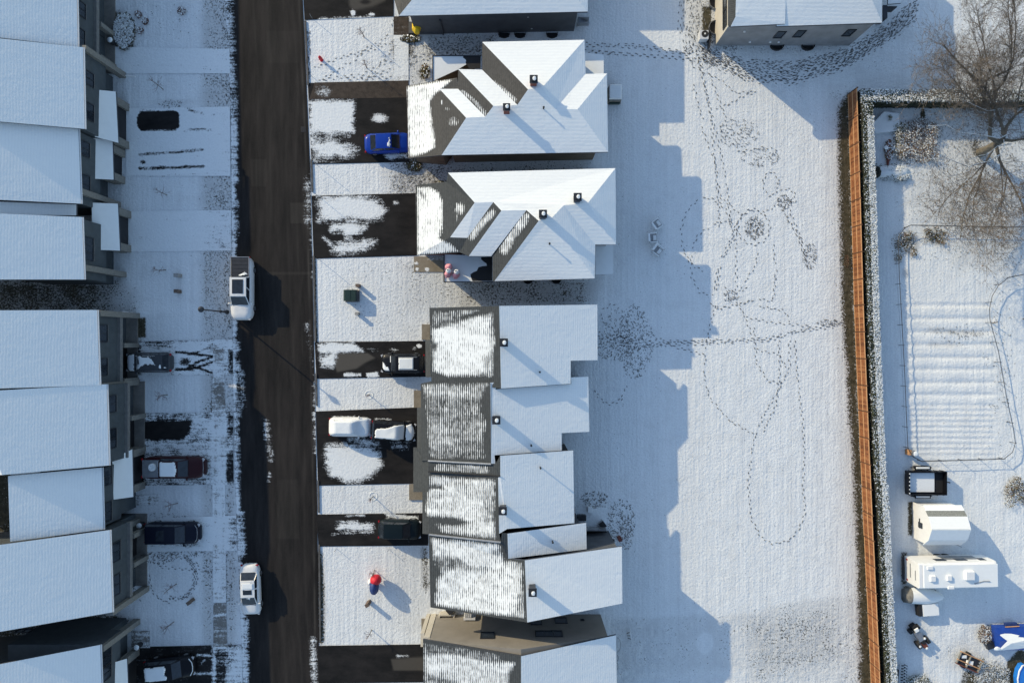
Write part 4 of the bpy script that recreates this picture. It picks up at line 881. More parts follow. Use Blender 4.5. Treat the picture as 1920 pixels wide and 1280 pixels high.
U3 = row_unit('third row house from the north, above the dark green parked car', [(803, 866, 6.0), (921, 871, 8.7), (929, 870, 8.9), (938, 854, zr), (938, 892, zr), (934, 895, zr), (936, 1000, zr), (939, 1015, zr), (805, 1001, zw), (792, 1000, 5.6), (792, 922, 5.6), (803, 922, 5.9)], [(938, 854, zr), (1074.6, 844, 5.8), (1077, 980, 5.8), (951, 991, 8.8), (936, 1000, zr), (934, 895, zr), (938, 892, zr)],
    [('P', [(818, 868), (918, 873), (920, 888), (812, 882)], .5, 5), ('P', [(806, 891), (926, 900), (926, 990), (930, 1010), (830, 997), (806, 975), (798, 955), (802, 925)], .78, 9), ('P', [(803, 908), (830, 910), (835, 917), (803, 915)], .15, 4), ('P', [(800, 966), (860, 972), (880, 980), (860, 985), (805, 984)], .12, 6), ('P', [(905, 905), (926, 905), (926, 985), (910, 980)], .62, 8), ('E', 855, 905, 20, 10, .62, .8)],
    chim=(943, 952, 8.9, .9), vents=[(1013, 875, 7.3, .6)])
walls(U3, [(794, 866), (1072, 846), (1075, 980), (950, 991), (940, 1002), (794, 1000)], 5.7, 5.3, 'wall_dark', .45)
m = MB(); m.tube([W(803, 884, 6.15), W(938, 892.5, ZT[0](9.2))], .06, 6); m.build('party_wall_flashing', 'black', U3)
m = MB(); m.tube([W(805, 1001.5, 6.1), W(939, 1016, ZT[0](9.2))], .09, 6); m.build('flashing', 'metal', U3)
U4 = row_unit('fourth row house from the north, with the long kinked roof ridge beside the dark patio', [(804, 1003, zw), (939, 1017, zr), (941, 999, zr), (951.5, 1000, 8.9), (953, 1047, 8.8), (984, 1050, zr + .3), (988.5, 1166, 10.0), (807, 1138, zw)], [(984, 1050, zr + .3), (1166, 1024, 6.2), (1167, 1130.5, 6.2), (988.5, 1166, 10.0)],
    [('P', [(810, 1008), (935, 1020), (945, 1050), (978, 1058), (980, 1155), (900, 1148), (816, 1132), (820, 1085), (830, 1075), (812, 1040)], .88, 9), ('P', [(810, 1040), (860, 1048), (880, 1062), (830, 1070), (812, 1060)], .28, 8), ('L', [(860, 1062), (940, 1070)], 5, .6, 8), ('E', 930, 1036, 12, 8, .4, .8), ('P', [(940, 1050), (975, 1055), (980, 1080)], .7, 8), ('P', [(970, 1110), (982, 1110), (984, 1160), (968, 1150)], .6, 5)],
    chim=(998, 1102, 9.7, .9))
roof(U4, [([(951.5, 1000, 8.9), (1099, 979.5, 5.5), (1100, 1029, 5.5), (953, 1047, 8.8)], 0)], ['snowroof_we'], .22, 'link_roof'); vent(U4, 1036, 1014, 7.0, .4)
walls(U4, [(806, 1003), (940, 1017), (984, 1050), (1164, 1025), (1165, 1130), (986, 1166), (808, 1138)], 6.1, 5.75, 'wall_dark', .45)
walls(U4, [(945, 1000), (1098, 981), (1099, 1028), (953, 1045)], 5.5, 5.2, 'wall_dark', .4, 'link_wall')
m = MB(); m.prism([tuple(W(x, y, .5)[:2]) for x, y in [(1098, 995), (1136, 993), (1148, 1020), (1150, 1026), (1098, 1030)]], 0, .5); m.build('deck', 'black', U4)
m = MB(); m.pbox(1100, 992.5, 1137, 995, .5, 1.5); m.build('deck_rail', 'metal', U4)
# southernmost house with the beige side wall
U5 = thing('row_house', 'southernmost row house with a beige side wall half in shadow', 'house', W(970, 1260, 0), group=ROW)
roof(U5, [([(793, 1198, zw), (977, 1229.5, zr), (977, 1420, zr), (795, 1400, zw)], 0)], ['roof_we'], .22, 'patchy_roof_slope', grid=.2,
     ops=[('P', [(797, 1228), (850, 1224), (905, 1236), (965, 1242), (955, 1262), (950, 1300), (955, 1380), (797, 1380)], .80, 9), ('L', [(797, 1212), (850, 1218), (930, 1232)], 7, .36, 7), ('L', [(800, 1270), (850, 1282)], 6, .3, 8), ('P', [(796, 1207), (800, 1207), (802, 1260), (796, 1260)], .6, 4)])
roof(U5, [([(977, 1229.5, zr), (1155, 1190, ze_), (1158, 1400, ze_), (977, 1420, zr)], 0)], ['snowroof_we'], .24, 'snowy_roof_slope')
yN = W(900, 1151, 0).y; xW, xE = W(818, 0, 0).x, W(1126, 0, 0).x
m = MB()
zrr = ZT[0](zr); xr = W(977, 0, zrr).x
m.add([(xW, yN, -.05), (xE, yN, -.05), (xE, yN, ze_ - .1), (xr, yN, zrr - .35), (xW, yN, zw - .1), (xW, yN - 9, -.05), (xE, yN - 9, -.05), (xE, yN - 9, ze_ - .1), (xr, yN - 9, zrr - .35), (xW, yN - 9, zw - .1)],
      [(4, 3, 2, 1, 0), (5, 6, 7, 8, 9), (0, 1, 6, 5), (1, 2, 7, 6), (2, 3, 8, 7), (3, 4, 9, 8), (4, 0, 5, 9)])
m.build('wall', 'wall_beige', U5)
for px, py, w, h, cols in ((914, 1191, 1.2, 1.3, 1), (1029, 1188, 2.4, 1.2, 3), (1052, 1163, 1.1, 1.3, 1), (1005, 1166, 1.0, 1.2, 1), (1092, 1162, .3, .3, 1)):
    k = 1 - (yN / (S * (640 - py))); z = k * H; x = (px - 960) * (1 - k) * S
    window(U5, (x, yN, z), 'y', w, h, 1, cols, 1)
m = MB(); m.box((xW - .25, yN - .55, 2.6), (.5, 1.2, 5.2)); m.box((xW - .75, yN - .55, 2.2), (.34, 1.2, 4.4)); m.build('chimney_breast', 'wall_cream', U5)
z1 = .9; 
m = MB(); m.pbox(824, 1152, 853, 1154.5, .02, z1); m.pbox(849.5, 1154.5, 852, 1174, .02, z1); m.pbox(822, 1154.5, 824.5, 1174, .02, z1); m.build('balcony_wall', 'wall_cream', U5)
m = MB()
for i in range(4): m.pbox(871 + i * 3.5, 1150, 873 + i * 3.5, 1157, .4, 1.7)
m.pbox(869, 1158, 891, 1162, .4, 1.7); m.build('meter_box', 'whitetrim', U5)
m = MB(); c = W(844, 1169, .8); m.box((c.x, yN + .75, .5), (.55, .55, .95), R(40)); m.box((c.x, yN + .75, 1.02), (.6, .6, .08), R(40))
m.build('barbecue', 'darkmetal', label='dark barbecue inside the low beige wall of the southernmost row house', category='barbecue')

# ------------------------------------------------------------------ house at the top right
ZT[0] = lambda z: z if z < 5.3 else 5.3 + (z - 5.3) * .62
TR = thing('detached_house', 'house with two storey cream and grey walls at the top, beaten paths curving round it', 'house', W(1500, 10, 0), group=BLK)
zt = 5.6
roof(TR, [([(1370, 50, zt), (1472, 45, zt), (1477, -150, 9.0), (1384, -150, 9.0), (1379, 32, zt + .45)], 0), ([(1456, 49.5, zt - .25), (1654, 43, zt - .25), (1600, -80, 8.0), (1474, -80, 8.0)], 0)], ['snowroof_ns'])
roof(TR, [([(1654, 43, zt - .25), (1654, -160, zt - .25), (1600, -80, 8.0)], 0)], ['snowroof_we'], name='side_roof')
fx_w, fy_s = W(1341.5, 0, 0).x, W(0, 86, 0).y; fxe, fye = W(1592, 0, 0).x, W(0, 78, 0).y
m = MB(); m.prism([(fx_w, fy_s), (fxe, fy_s), (fxe, fy_s + 12), (fx_w, fy_s + 12)], -.05, zt - .2); m.build('wall', 'wall_mid', TR)
m = MB(); m.box((fx_w - .03, fy_s + 6, (zt - .4) / 2), (.05, 12, zt - .4)); m.build('side_cladding', 'wall_cream', TR)
roof(TR, [([(1366, 46, zt - .1), (1370, 50, zt), (1379, 32, zt + .45), (1384, -150, 9.0), (1366, -150, 6.6)], 0)], ['roof_ns'], name='bare_roof_slope')
for px, py, w in ((1357, 35, 1.6), (1350, 3, 1.6)):
    c = W(px, py, 3.2); window(TR, (fx_w - .06, c.y, 3.2), 'x', w, 1.0, 1, 1, -1)
for px, z, h in ((1462, 2.4, 1.3), (1499, 2.6, 1.3), (1592, 2.8, 1.3)):
    c = W(px, 66, z); window(TR, (c.x, fy_s, z), 'y', .75, h, 2, 1, -1)
for px, z in ((1396, 3.1), (1406, .9), (1444, .9), (1460, .9)):
    c = W(px, 80, z); m = MB(); m.box((c.x, fy_s - .05, z), (.18, .1, .14)); m.build('wall_vent', 'white', TR)
for px, py, sx, sy_ in ((1333, 52, .45, 1.2), (1333, 4, .45, 1.2)):
    m = MB(); c = W(px, py, .2); n = 12
    for k in range(n):
        a = math.pi / 2 + math.pi * (k + .5) / n
        m.box((fx_w - .05 + .62 * math.cos(a), c.y + sy_ * .5 * 1.1 * math.sin(a), .15), (.05, .22, .35), a)
    w_ = m.build('window_well', 'metal', TR)
    m = MB(); m.box((fx_w - .32, c.y, .04), (.5, 1.15, .05)); m.build('well_floor', 'black', w_)
for px in (1456, 1514):
    m = MB(); c = W(px, 88, 0); n = 10
    for k in range(n):
        a = math.pi + math.pi * (k + .5) / n
        m.box((c.x + .6 * math.cos(a), fy_s - .03 + .45 * math.sin(a), .12), (.2, .05, .3), a + math.pi / 2)
    m.box((c.x, fy_s - .2, .04), (1.0, .36, .05)); m.build('window_well', 'black', TR)
roof(TR, [([(1665, 8, 1.6), (1690, 6, 1.6), (1690, -40, 1.6), (1665, -40, 1.6)], 0)], ['snowroof_fl'], .15, 'deck_floor')
m = MB(); m.pbox(1656, 10, 1664, 34, .2, 1.5); m.pbox(1664, 12, 1682, 14, .2, 1.2); m.build('deck_stairs', 'darkmetal', TR)
# ================================================================== VEHICLES
def interp(P, x):
    if x <= P[0][0]: return P[0][1]
    for (a, b), (c, d) in zip(P, P[1:]):
        if x <= c: return b + (d - b) * (x - a) / (c - a)
    return P[-1][1]
KIND = {   # fractions of the length: rear base, rear top, windscreen top, windscreen base; heights
 'sedan': dict(g=(-.37, -.22, .10, .28), roof=1.43, h=[(-.5, .72), (-.485, .9), (-.36, .98), (.28, .98), (.44, .82), (.485, .68), (.5, .5)]),
 'suv': dict(g=(-.475, -.40, .12, .27), roof=1.70, h=[(-.5, .7), (-.485, 1.0), (-.4, 1.06), (.27, 1.06), (.44, .95), (.485, .8), (.5, .55)]),
 'hatch': dict(g=(-.46, -.33, .10, .27), roof=1.52, h=[(-.5, .7), (-.485, .95), (-.4, 1.0), (.27, 1.0), (.43, .86), (.485, .7), (.5, .5)]),
 'pickup': dict(g=(-.185, -.165, .13, .265), roof=1.88, h=[(-.5, 1.2), (-.49, 1.28), (-.18, 1.28), (.265, 1.22), (.43, 1.14), (.485, 1.0), (.5, .65)]),
}
class Car:
    def __init__(s, name, label, cat, px, py, ang, L, Wd, pnt, kind, sunroof=False, gb=.80, gt=.66):
        k = KIND[kind]; s.L, s.Wd, s.k, s.pnt = L, Wd, k, pnt
        c = W(px, py, .9); s.root = thing(name, label, cat, (c.x, c.y, .045), R(ang))
        xs = [-.5, -.492, -.47, -.43, -.36, -.3, -.2, -.1, 0, .1, .2, .27, .33, .39, .43, .46, .48, .492, .5]
        m = MB(); n = 11
        for f in xs:
            w = s.hw(f * L); h = s.bh(f * L)
            for y, z in ((-w * .90, .22), (-w, .36), (-w * 1.0, .62), (-w * .985, h - .16), (-w * .90, h - .03), (0 - w * .45, h + .01), (w * .45, h + .01), (w * .90, h - .03), (w * .985, h - .16), (w, .62), (w, .36), (w * .90, .22)):
                m.v.append((f * L, y, min(z, h + .01) if z > .62 else z))
        n = 12
        for i in range(len(xs) - 1):
            for j in range(n):
                a, b = i * n + j, i * n + (j + 1) % n; m.f.append((a, a + n, b + n, b)); m.mi.append(0)
        m.f.append(tuple(range(n))); m.mi.append(0); m.f.append(tuple((len(xs) - 1) * n + j for j in range(n))[::-1]); m.mi.append(0)
        s.body = m.build('body', pnt, s.root, local=True, smooth=True)
        rb, rt, ft, fb = [q * L for q in k['g']]; s.g = (rb, rt, ft, fb); s.gb, s.gt = gb * Wd / 2 * 1.08, gt * Wd / 2 * 1.08
        zr_, zf_, zt_ = s.bh(rb) - .02, s.bh(fb) - .02, k['roof']; s.z = (zr_, zf_, zt_)
        B = lambda x, y, z: Vector((x, y, z))
        lo = [B(rb, -s.gb, zr_), B(fb, -s.gb * .93, zf_), B(fb, s.gb * .93, zf_), B(rb, s.gb, zr_)]
        hi = [B(rt, -s.gt, zt_ - .03), B(ft, -s.gt, zt_ - .03), B(ft, s.gt, zt_ - .03), B(rt, s.gt, zt_ - .03)]
        m = MB(); m.add(lo + hi, [(0, 1, 5, 4), (1, 2, 6, 5), (2, 3, 7, 6), (3, 0, 4, 7), (4, 5, 6, 7)])
        cb = m.build('cabin', pnt, s.root, local=True); bv = cb.modifiers.new('soft_edges', 'BEVEL'); bv.width = .07; bv.segments = 3; bv.limit_method = 'ANGLE'; bv.angle_limit = R(20)
        m = MB(); nx, ny = 6, 5
        for i in range(nx + 1):
            for j in range(ny + 1):
                u, v = i / nx, j / ny * 2 - 1
                m.v.append((rt + (ft - rt) * u, s.gt * v, zt_ - .03 + .055 * (1 - v * v) * (1 - (2 * u - 1) ** 4 * .6) + .004))
        for i in range(nx):
            for j in range(ny): a = i * (ny + 1) + j; m.f.append((a, a + ny + 1, a + ny + 2, a + 1)); m.mi.append(0)
        rf = m.build('roof_panel', pnt, s.root, local=True, smooth=True)
        def pane(name, q, ins=(.05, .07), par=s.root):
            a, b, c_, d = q; no = (b - a).cross(d - a).normalized()
            P = lambda u, v: (a * (1 - u) + b * u) * (1 - v) + (d * (1 - u) + c_ * u) * v
            iu, iv = ins; t = [P(iu, iv), P(1 - iu, iv), P(1 - iu, 1 - iv), P(iu, 1 - iv)]
            m = MB(); m.add([p + no * .012 for p in t] + [p - no * .01 for p in t], [(0, 1, 2, 3), (4, 7, 6, 5), (0, 4, 5, 1), (1, 5, 6, 2), (2, 6, 7, 3), (3, 7, 4, 0)]); return m.build(name, 'glass', par, local=True)
        pane('windscreen', (lo[1], lo[2], hi[2], hi[1])); pane('rear_window', (lo[3], lo[0], hi[0], hi[3]))
        for a, b, c_, d in ((lo[0], lo[1], hi[1], hi[0]), (lo[2], lo[3], hi[3], hi[2])):
            mb, mt = (a + b) / 2, (c_ + d) / 2; pane('side_window', (a, mb, mt, d), (.06, .12)); pane('side_window', (mb, b, c_, mt), (.06, .12))
        if sunroof:
            x0, x1 = sunroof; m = MB(); m.box(((x0 + x1) / 2 * L, 0, zt_ + .022), ((x1 - x0) * L, s.gt * 1.25, .02)); m.build('sunroof', 'glass', rf, local=True)
        for sx in (.31, -.30):
            for sy in (1, -1):
                m = MB(); m.tube([(sx * L, sy * (Wd / 2 - .20), .31), (sx * L, sy * (Wd / 2 + .015), .31)], .32, 18); wh = m.build('wheel', 'black', s.root, local=True)
                m = MB(); m.tube([(sx * L, sy * (Wd / 2 + .0), .31), (sx * L, sy * (Wd / 2 + .028), .31)], .20, 12); m.build('rim', 'metal', wh, local=True)
        for sy in (1, -1):
            m = MB(); m.blob((fb - .14, sy * (Wd / 2 + .04), s.bh(fb) + .02), (.09, .13, .08), 2, 10, 6, 0); m.build('mirror', pnt, s.root, local=True, smooth=True)
            m = MB(); m.box((L / 2 - .13, sy * Wd * .36, s.bh(L * .485) - .1), (.22, .30, .13), -sy * .45); m.build('headlight', 'head', s.root, local=True)
            m = MB(); m.box((-L / 2 + .09, sy * Wd * .38, s.bh(-L * .49) - .14), (.12, .28, .16), sy * .35); m.build('tail_light', 'tail', s.root, local=True)
        m = MB(); m.tube([(fb + .02, -s.gb * .8, zf_ + .035), (fb - .05, 0, zf_ + .05), (fb + .02, s.gb * .8, zf_ + .035)], .016, 4); m.build('wiper', 'black', s.root, local=True)
    def hw(s, x):
        t = max(0, (abs(x) / (s.L / 2) - .72) / .28); return s.Wd / 2 * (1 - .07 * t - .34 * t ** 3.4)
    def bh(s, x): return interp([(a * s.L, b) for a, b in s.k['h']], x)
    def surf(s, x, y):
        if s.surf0(x, y) < .35: return s.surf0(x, y)
        return sum(max(.6, s.surf0(x + a, y + b)) for a in (-.22, -.11, 0, .11, .22) for b in (-.12, 0, .12)) / 15 + .02
    def surf0(s, x, y):
        rb, rt, ft, fb = s.g; zr_, zf_, zt_ = s.z
        if abs(x) > s.L / 2 or abs(y) > s.hw(x): return .3
        h = s.bh(x) + .01 - .10 * max(0, (abs(y) / s.hw(x) - .85) / .15)
        if rb < x < fb:
            t = 1.0
            if x < rt: t = (x - rb) / (rt - rb)
            elif x > ft: t = (fb - x) / (fb - ft)
            base = zr_ + (zf_ - zr_) * (x - rb) / (fb - rb); top = base + (zt_ + .02 - base) * t
            q = (s.gb - abs(y)) / (s.gb - s.gt)
            if q > 0: h = max(h, min(top, base + (zt_ - base) * q))
        return h
    def snow(s, P, th=.06, step=.06, jag=.05, seed=1, name='snow_cover'):
        """P: polygon in fractions of length / width"""
        P = [(a * s.L, b * s.Wd) for a, b in P]; xs = np.arange(min(p[0] for p in P) - .1, max(p[0] for p in P) + .1, step); ys = np.arange(min(p[1] for p in P) - .1, max(p[1] for p in P) + .1, step)
        X, Y_ = np.meshgrid(xs, ys); jx = (vnoise(X * 10, Y_ * 10, 2.0, seed) - .5) * jag * 2; jy = (vnoise(X * 10, Y_ * 10, 2.2, seed + 5) - .5) * jag * 2
        ins = in_poly(X + jx, Y_ + jy, P); idx = {}; m = MB()
        er = ins.copy(); er[1:-1, 1:-1] = ins[1:-1, 1:-1] & ins[2:, 1:-1] & ins[:-2, 1:-1] & ins[1:-1, 2:] & ins[1:-1, :-2]; er[0] = er[-1] = False; er[:, 0] = er[:, -1] = False
        def vid(i, j):
            if (i, j) not in idx:
                z = s.surf(X[i, j], Y_[i, j]); z += (th * (.8 + .4 * vnoise(X[i, j] * 10, Y_[i, j] * 10, 5.0, seed))) if er[i, j] else -.005
                idx[i, j] = len(m.v); m.v.append((X[i, j], Y_[i, j], z))
            return idx[i, j]
        for i in range(X.shape[0] - 1):
            for j in range(X.shape[1] - 1):
                if ins[i, j] and ins[i + 1, j] and ins[i + 1, j + 1] and ins[i, j + 1]:
                    m.f.append((vid(i, j), vid(i, j + 1), vid(i + 1, j + 1), vid(i + 1, j))); m.mi.append(0)
        if m.f: m.build(name, 'snow_soft', s.root, local=True, smooth=True)
def rect(a, b, c, d): return [(a, c), (b, c), (b, d), (a, d)]

# 1 white pickup at the kerb, nose to the south
t = Car('pickup_truck', 'white crew cab pickup with a dark bed cover, parked at the west kerb', 'pickup', 453.5, 541, -90, 5.95, 2.0, 'pwhite', 'pickup', gb=.86, gt=.70)
m = MB(); m.box((-.34 * t.L, 0, 1.30), (.30 * t.L, 1.62, .05)); bc = m.build('bed_cover', 'darkmetal', t.root, local=True)
m = MB(); [m.box((-.34 * t.L + d * t.L, 0, 1.335), (.02, 1.6, .02)) for d in (-.09, -.03, .03, .09)]; m.build('cover_rib', 'black', bc, local=True)
m = MB(); [m.box((-.34 * t.L, sy * .86, 1.335), (.31 * t.L, .07, .06)) for sy in (1, -1)]; m.box((-.492 * t.L, 0, 1.335), (.06, 1.72, .06)); m.build('bed_rail', 'metal', t.root, local=True)
m = MB(); m.box((-.02 * t.L, 0, t.k['roof'] + .025), (.22 * t.L, 1.02, .02)); m.build('sunroof', 'glass', t.root, local=True)
t.snow([(-.27, .22), (-.21, .42), (-.195, .1), (-.20, -.1), (-.24, .05)], .03, seed=4)
# 2 white sedan at the kerb
t = Car('parked_car', 'white sedan with a dark sunroof, parked at the west kerb', 'car', 468, 1106, -90 + 2, 4.8, 1.84, 'pwhite', 'sedan', sunroof=(-.045, .045))
t.snow(rect(-.19, -.055, -.30, .30), .02, seed=2)
t.snow([(.10, -.2), (.13, 0), (.16, .1), (.12, .15), (.10, .3)], .015, seed=8)
# 3 blue sedan
t = Car('parked_car', 'bright blue sedan with a bare roof, parked against the garage', 'car', 726, 267.5, 2, 4.35, 1.86, 'pblue', 'sedan')
t.snow([(.02, -.30), (.09, -.32), (.10, .0), (.09, .18), (.05, .22), (.06, .05), (.02, -.1)], .05, seed=3)
# 4 black SUV, nose to the road
t = Car('parked_car', 'black sport utility car with a square of snow on its roof', 'car', 755, 681, 180, 4.15, 1.9, 'pblack', 'suv', gb=.84, gt=.70)
t.snow(rect(-.28, .06, -.29, .30), .07, jag=.02, seed=5); t.snow([(.30, -.30), (.36, -.10), (.40, -.14), (.47, .12), (.485, .2), (.47, -.2), (.40, -.38)][::1], .05, jag=.03, seed=6) if 0 else t.snow([(.27, .40), (.33, .12), (.36, .17), (.44, -.12), (.475, -.05), (.47, .22), (.42, .36)], .05, jag=.03, seed=6)
t.snow(rect(.255, .285, -.38, -.05), .03, jag=.01, seed=6)
for sy in (1, -1):
    m = MB(); m.tube([(-.36 * t.L, sy * .60, 1.74), (.06 * t.L, sy * .60, 1.74)], .028, 6); m.build('roof_rail', 'metal', t.root, local=True)
# 5 + 6 the two snowed over cars
t = Car('parked_car', 'hatchback wholly covered in snow, nearer the road of two', 'car', 655, 800.5, -1, 3.95, 1.84, 'pwhite', 'hatch')
t.snow([(-.49, -.42), (-.49, .42), (-.40, .47), (.40, .47), (.46, .40), (.485, .2), (.485, -.2), (.46, -.40), (.40, -.45), (-.40, -.45)], .09, jag=.02, seed=7)
t = Car('parked_car', 'dark car half under thick snow, parked nose to the garage behind the snowed over hatchback', 'car', 737.5, 808, -4, 4.2, 1.88, 'pblack', 'suv', gb=.84, gt=.70)
t.snow([(-.38, -.36), (-.38, .05), (-.33, .15), (-.08, .22), (.05, .38), (.24, .42), (.262, .30), (.262, -.36), (.1, -.42)], .11, jag=.04, seed=9); t.snow([(.285, -.42), (.285, .36), (.40, .46), (.46, .25), (.49, 0), (.47, -.25), (.42, -.40)], .10, jag=.03, seed=10)
t.snow(rect(-.43, -.40, -.30, .10), .05, jag=.0, seed=10)
# 7 dark green car
t = Car('parked_car', 'dark green hatchback free of snow, parked nose to the garage', 'car', 748.5, 993, -1, 4.05, 1.84, 'pgreen', 'hatch')
# west side
t = Car('parked_car', 'dark car streaked with ice and snow, nose against the dark garage', 'car', 278, 679.5, 180, 4.25, 1.9, 'pgrey', 'suv', gb=.86, gt=.72)
t.snow([(.28, -.42), (.28, .42), (.40, .44), (.47, .25), (.49, 0), (.47, -.28), (.42, -.40)], .06, jag=.03, seed=12); t.snow([(-.15, -.30), (-.28, .1), (-.05, .10), (.10, .30), (.22, .30), (.10, .0), (.18, -.3)], .04, jag=.10, seed=14)
t.snow([(-.38, .05), (-.46, .3), (-.42, .36), (-.30, .22)], .03, jag=.08, seed=15); t.snow(rect(-.34, .25, -.37, -.31), .03, jag=.04, seed=16)
t = Car('pickup_truck', 'maroon pickup with snow on its cab and a spare wheel on the bed cover', 'pickup', 326, 876, 0, 5.85, 2.05, 'pmaroon', 'pickup', gb=.84, gt=.68)
m = MB(); m.box((-.335 * t.L, -.03, 1.31), (.27 * t.L, 1.62, .06)); m.build('bed_cover', 'metal', t.root, local=True)
m = MB(); m.lathe((-.30 * t.L, .12, 1.34), [(.36, 0), (.36, .16), (.30, .20), (.16, .20), (.14, .08)], 22); m.build('spare_wheel', 'snow_soft', t.root, local=True)
t.snow([(-.175, -.34), (-.175, .34), (.10, .34), (.12, .18), (.13, -.05), (.11, -.34)], .08, jag=.02, seed=17)
t.snow(rect(-.47, -.21, -.40, .38), .02, jag=.02, seed=18)
m = MB(); m.tube([(t.L * .488 - .02 * abs(k), k * .21, .98) for k in (-4, -2, 0, 2, 4)], .03, 5); m.build('bonnet_trim', 'metal', t.root, local=True)
t = Car('parked_car', 'navy blue van like car free of snow beside the looping footprints', 'car', 321.5, 999.5, 0, 5.25, 2.02, 'pnavy', 'suv', sunroof=(-.20, -.06), gb=.86, gt=.74)
m = MB(); m.tube([(.43 * t.L, -.80, .96), (.465 * t.L, -.5, .94), (.472 * t.L, .0, .93), (.465 * t.L, .5, .94), (.43 * t.L, .80, .96)], .03, 5); m.build('chrome_trim', 'metal', t.root, local=True)
t = Car('parked_car', 'black car with a block of snow on its roof in the bottom left driveway', 'car', 317, 1253, 6, 4.75, 1.95, 'pblack', 'suv', gb=.86, gt=.72)
t.snow([(-.42, -.36), (-.42, .32), (.02, .33), (.03, .1), (.0, -.05), (.04, -.2), (.03, -.36)], .10, jag=.06, seed=20)
m = MB(); m.tube([(.42 * t.L, -.80, .96), (.47 * t.L, -.4, .93), (.478 * t.L, .0, .92), (.47 * t.L, .4, .93), (.42 * t.L, .80, .96)], .035, 5); m.build('snow_trim', 'snow_soft', t.root, local=True)

# ================================================================== FENCE, HEDGE
hz = 1.8
fr = thing('board_fence', 'tall cedar board fence running between the meadow and the hedge', 'fence', W(1602, 600, 0))
ys = [171, 222, 272, 326, 375, 424, 474, 524, 572, 622, 672, 722, 770, 820, 868, 914, 962, 1009, 1058, 1106, 1155, 1203, 1249, 1296]
# those are read at mid height of the fence
pts = []
for y in ys:
    f = 1 - .9 / H; yg = 640 + (y - 640) * f; pts.append(W(fence_x(yg) - .5, yg, 0))
for i, (a, b) in enumerate(zip(pts, pts[1:])):
    d = (b - a); L_ = d.length; u = d / L_; nrm = Vector((u.y, -u.x, 0))
    if nrm.x > 0: nrm = -nrm
    rz = math.atan2(u.y, u.x); g = .06; nb = 17; bw = (L_ - 2 * g) / nb; m = MB()
    zoff = rnd.uniform(-.03, .03)
    for k in range(nb):
        m.cur = rnd.choice((0, 0, 0, 1, 2, 2))
        c = a + u * (g + bw * (k + .5)) + nrm * rnd.uniform(-.006, .006); m.box((c.x, c.y, hz / 2 + zoff), (bw * .93, .022, hz - .06), rz)
    p = m.build('board_panel', ['wood', 'wood2', 'wood3'], fr)
    m = MB()
    for zz, w_ in ((.93 + zoff, .09), (hz + zoff - .05, .09), (.12 + zoff, .08)):
        c = a + u * (L_ / 2) + nrm * .03; m.box((c.x, c.y, zz), (L_ - 2 * g, .04, w_ * 1.25), rz)
    m.build('rail', 'woodrail', p)
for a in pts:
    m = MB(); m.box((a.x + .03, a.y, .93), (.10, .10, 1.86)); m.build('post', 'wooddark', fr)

def leaves(m, n, fn, size=.11, tilt=.9, mi=None):
    for _ in range(n):
        c = fn()
        if c is None: continue
        s_ = size * rnd.uniform(.6, 1.5); a = rnd.uniform(0, 6.283)
        u = Vector((math.cos(a), math.sin(a), rnd.uniform(-tilt, tilt))).normalized(); v = Vector((-math.sin(a), math.cos(a), rnd.uniform(-tilt, tilt))).normalized()
        u *= s_ / 2; v *= s_ / 2 * rnd.uniform(.45, .9); c = Vector(c)
        b = len(m.v); m.v += [tuple(c - u), tuple(c - v), tuple(c + u), tuple(c + v)]; m.f.append((b, b + 1, b + 2, b + 3)); m.mi.append(mi() if mi else 0)
hg = thing('clipped_hedge', 'long clipped hedge dusted with snow, turning the corner behind the cedar fence', 'hedge', W(1625, 500, 0))
HT = 1.95
def hedge_c(y):   # centre of the north-south arm at the ground
    return fence_x(y) + 15.5 + (2.5 if y > 900 else 0)
def hp1():
    y = rnd.uniform(185, 1300); yg = y; x = hedge_c(yg); c = W(x, yg, 0); hw_ = .50
    if rnd.random() < .62: return (c.x + rnd.uniform(-hw_, hw_), c.y, HT + rnd.gauss(0, .06))
    sgn = -1 if rnd.random() < .35 else 1
    return (c.x + sgn * (hw_ + rnd.gauss(0, .05)), c.y, rnd.uniform(.1, HT))
yh0, yh1 = W(0, 168, HT).y, W(0, 190, HT).y; hxa, hxb = W(1614, 200, HT).x, 50.5
def hp2():
    x = rnd.uniform(hxa, hxb + 4)
    if rnd.random() < .7: return (x, rnd.uniform(yh1, yh0), HT + rnd.gauss(0, .06))
    return (x, (yh1 if rnd.random() < .8 else yh0) + rnd.gauss(0, .05), rnd.uniform(.1, HT))
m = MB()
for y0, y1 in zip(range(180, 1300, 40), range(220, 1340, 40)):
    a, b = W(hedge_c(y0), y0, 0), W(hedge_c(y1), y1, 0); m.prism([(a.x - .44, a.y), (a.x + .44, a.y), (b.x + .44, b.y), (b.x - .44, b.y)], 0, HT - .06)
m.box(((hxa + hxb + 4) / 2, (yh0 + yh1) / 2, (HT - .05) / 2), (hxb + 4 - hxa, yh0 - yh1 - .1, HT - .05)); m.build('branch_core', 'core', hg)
m = MB(); leaves(m, 36000, hp1, .10); leaves(m, 15000, hp2, .10); m.build('foliage', 'leafgreen', hg, kind='stuff')
m = MB(); leaves(m, 9000, lambda: (lambda p: (p[0], p[1], p[2] + .02) if p[2] > HT - .2 else None)(hp1()), .10, .3); 
def hp1b():
    y = rnd.uniform(230, 1300); c = W(hedge_c(y), y, 0); return (c.x + rnd.uniform(-.1, .50) + .02, c.y, HT + .03 + rnd.gauss(0, .05))
leaves(m, 26000, hp1b, .10, .35)
leaves(m, 9500, lambda: (lambda p: (p[0], p[1], p[2] + .02) if p[2] > HT - .2 else None)(hp2()), .12, .3); m.build('snow_dusting', 'snow', hg, kind='stuff')

